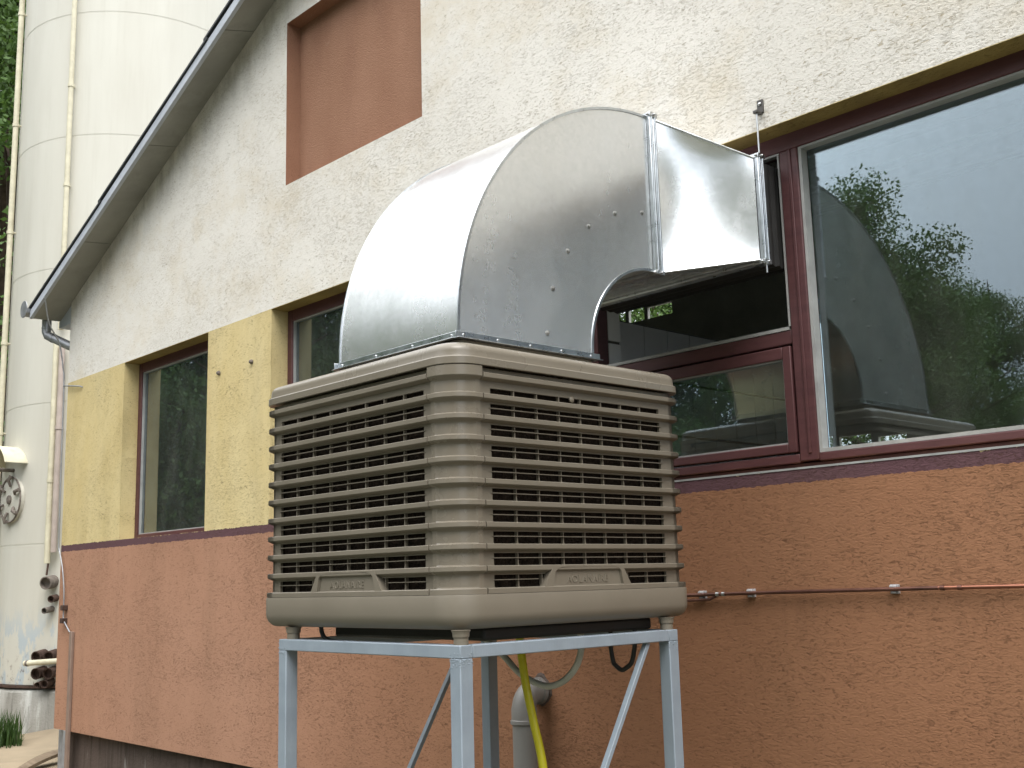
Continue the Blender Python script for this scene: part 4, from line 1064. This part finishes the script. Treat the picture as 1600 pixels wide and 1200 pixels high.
# outlet stubs
def stub(ang, z, r, ln, mat=None):
    axx = sp(ang, 0, 1)-sp(ang, 0, 0); axx.z = -0.12
    st_ = MB().lathe([(r, -0.03), (r, ln), (r*0.82, ln), (r*0.80, ln-0.05), (0.003, ln-0.055)], sp(ang, z), 20, axx); st_.build('outlet_stub', mat or M['rust'], SI, 40)
stub(-55.4, 0.13, 0.072, 0.14, M['rust_grey']); stub(-53.6, -0.05, 0.040, 0.10); stub(-55.4, -0.17, 0.034, 0.14, M['rust_grey'])
for a_, z, r_ in ((-58.3, -0.665, 0.062), (-52.6, -0.665, 0.062), (-58.1, -0.845, 0.062), (-52.6, -0.845, 0.062), (-57.0, -0.965, 0.035), (-54.0, -0.955, 0.045)): stub(a_, z, r_, 0.14)
MB().tube([sp(-61.5, -0.745, 0.20), sp(-56, -0.735, 0.22), sp(-46, -0.72, 0.24)], 0.030, 14).build('white_pipe', M['cream_pipe'], SI, 50)
MB().tube([sp(-60.5, -0.744, 0.205), sp(-59.6, -0.743, 0.207)], 0.033, 14).build('pipe_collar', M['rust_grey'], SI, 50)
MB().tube([sp(-56.2, 0.34, 0.07), sp(-56.0, 0.20, 0.10)], 0.012, 8).build('valve_stem', M['rust'], SI, 50)

# plank on the sand
pk = MB(); A_ = Vector((-10.42, 3.72, GZ+0.06)); B_ = Vector((-10.98, 4.55, GZ+0.13)); dv = (B_-A_).normalized(); sd = Vector((-dv.y, dv.x, 0))*0.09
rows = []
for k in range(9):
    t = k/8; wdt = 1.0 - 0.55*(1-t)**2; p = A_.lerp(B_, t)+Vector((0,0,0.05*math.sin(PI*t)))
    rows.append([tuple(p-sd*wdt), tuple(p+sd*wdt), tuple(p+sd*wdt+Vector((0,0,0.028))), tuple(p-sd*wdt+Vector((0,0,0.028)))])
pk.grid(rows, True); tag(pk.build('wooden_plank', M['plank'], None, 40), 'brown weathered piece of timber lying on the sand at the wall corner', 'plank')

# grass tuft by the silo base
gr_ = MB(); rgs = random.Random(21)
for k in range(420):
    x = rgs.gauss(-12.52, 0.14); y = rgs.uniform(4.15, 4.45); h = rgs.uniform(0.12, 0.42); a_ = rgs.uniform(0, 2*PI); l = rgs.uniform(0.03, 0.16); wv = 0.007
    dx, dy = math.cos(a_), math.sin(a_)
    b0 = Vector((x, y, GZ+0.03)); m1 = b0+Vector((dx*l*0.35, dy*l*0.35, h*0.6)); t1 = b0+Vector((dx*l, dy*l, h))
    sv = Vector((-dy, dx, 0))*wv
    gr_.add([b0-sv, b0+sv, m1+sv*0.8, m1-sv*0.8, t1], [(0,1,2,3), (3,2,4)])
gr_.build('grass', M['grass'], None, kind='stuff')

# ================================================================== TREES
def tree_meshes(seed, H_, crown_r, crown_z0, nleaf, leaf, mat, conical=0.0):
    rt = random.Random(seed); nr = np.random.RandomState(seed)
    tk = MB()
    tk.tube([(0, 0, -0.3), (0.05, 0.02, H_*0.2), (0.1, -0.05, H_*0.5), (0.05, 0.05, H_*0.8), (0, 0, H_*0.97)], [H_*0.024, H_*0.019, H_*0.013, H_*0.007, 0.01], 8)
    cl = []
    for k in range(34):
        t = rt.uniform(0.0, 1.0); z0 = crown_z0 + (H_-crown_z0)*t*0.86
        a_ = rt.uniform(0, 2*PI)
        wmax = crown_r*(math.sin(PI*min(1, 0.18+0.82*t))**0.6 if conical == 0 else (1-t)**0.8+0.12)
        r_ = wmax*rt.uniform(0.55, 1.0)
        e = Vector((math.cos(a_)*r_, math.sin(a_)*r_, z0 + rt.uniform(0.02, 0.16)*(H_-crown_z0)))
        b0 = Vector((0.05, 0, max(crown_z0*0.75, z0 - 0.10*H_)))
        mid = b0.lerp(e, 0.55)+Vector((0, 0, 0.04*H_))
        tk.tube([b0, mid, e], [H_*0.007, H_*0.004, 0.012], 5, False)
        for q_ in range(5):
            f_ = rt.uniform(0.45, 1.05)
            c = b0.lerp(e, f_)+Vector((rt.uniform(-.55, .55), rt.uniform(-.55, .55), rt.uniform(-.45, .45)))*crown_r*0.42
            cl.append((c, crown_r*rt.uniform(0.13, 0.27)))
    per = max(1, nleaf//len(cl)); V_ = []; n_tot = 0
    for c, r_ in cl:
        d_ = nr.normal(0, 1, (per, 3)); d_ /= np.linalg.norm(d_, axis=1)[:, None]
        ps = np.array(c)+d_*(r_*nr.uniform(0.35, 1.1, (per, 1)))*np.array([1, 1, 0.72])
        u = nr.normal(0, 1, (per, 3)); u /= np.linalg.norm(u, axis=1)[:, None]
        wv = nr.normal(0, 1, (per, 3)); v = np.cross(u, wv); v /= np.linalg.norm(v, axis=1)[:, None]
        sz = (leaf*nr.uniform(0.55, 1.25, (per, 1)))
        V_.append(np.stack([ps-u*sz, ps-v*sz*0.55, ps+u*sz, ps+v*sz*0.55], 1).reshape(-1, 3)); n_tot += per
    V_ = np.concatenate(V_)
    me = bpy.data.meshes.new('crown'); me.from_pydata(V_.tolist(), [], [(4*i, 4*i+1, 4*i+2, 4*i+3) for i in range(n_tot)]); me.materials.append(mat)
    return tk.mesh('trunk', M['bark'], (0,0,0), 60), me
def plant(tm, x, y, sc, rot, label, group=None, cat='tree'):
    t = thing('tree', (x, y, GZ), label, cat, group); t.rotation_euler = (0, 0, rot); t.scale = (sc, sc, sc)
    for nm, me in zip(('trunk', 'crown'), tm):
        o_ = bpy.data.objects.new(nm, me); COL.objects.link(o_); o_.parent = t; WL[o_.name] = (0,0,0)
    return t
TA = tree_meshes(1, 18.0, 4.6, 1.2, 60000, 0.075, M['leaf'])
TB_ = tree_meshes(2, 11.0, 3.6, 1.0, 140000, 0.040, M['leaf'])
TC = tree_meshes(3, 11.5, 4.0, 0.8, 140000, 0.040, M['leaf_dark'])
TD = tree_meshes(4, 9.0, 3.2, 0.6, 130000, 0.042, M['leaf'])
plant(TA, -24.5, 8.0, 1.0, 0.4, 'tall leafy green tree behind the left edge of the cream silo')
plant(TC, -27.0, 4.5, 1.25, 2.0, 'dark green tree low in the left edge of the photo beyond the silo')
GRP = 'trees across the yard mirrored in the windows'
LBL = 'leafy tree across the yard, out of view'
def refl(az, d): return (d*math.sin(R(az)), 8.25 - d*math.cos(R(az)))
k = 0
for az, d, tm, sc in ((-19.5, 44, TC, 1.02), (-23.5, 42, TC, 1.04), (-26.5, 38, TB_, 1.04), (-28.6, 27, TD, 1.10), (-32.5, 25, TD, 1.22), (-37, 26, TB_, 0.80), (-41.5, 27, TB_, 0.80), (-46, 27, TC, 0.85), (-52, 26, TB_, 1.1), (-57, 25, TC, 1.3),
                      (-62, 24, TB_, 1.35), (-66.5, 26, TC, 1.35), (-71, 27, TB_, 1.35), (-15, 45, TC, 1.0), (-9, 40, TB_, 1.2), (-2, 34, TC, 1.4), (7, 28, TC, 1.5), (15, 25, TB_, 1.6), (23, 24, TC, 1.55), (30, 25, TB_, 1.45), (41, 42, TC, 0.75), (52, 44, TB_, 0.75), (63, 42, TC, 0.75), (75, 30, TB_, 1.5), (84, 30, TC, 1.5), (93, 31, TB_, 1.55), (102, 33, TC, 1.5)):  # last four, towards +x, added to darken the reflection in the transition cheek
    x, y = refl(az, d); k += 1
    plant(tm, x, y, sc, k*1.7, LBL, GRP)
for x, y, tm, sc in ((-15.5, 17.5, TC, 1.0), (-13.5, 17, TD, 1.0), (-9.0, 17.5, TB_, 0.9), (-5.5, 17, TD, 0.95)):
    k += 1; plant(tm, x, y, sc, k*1.3, 'leafy tree behind the factory, glimpsed through the far windows inside', 'trees behind the factory')
print('objects', len(bpy.data.objects))
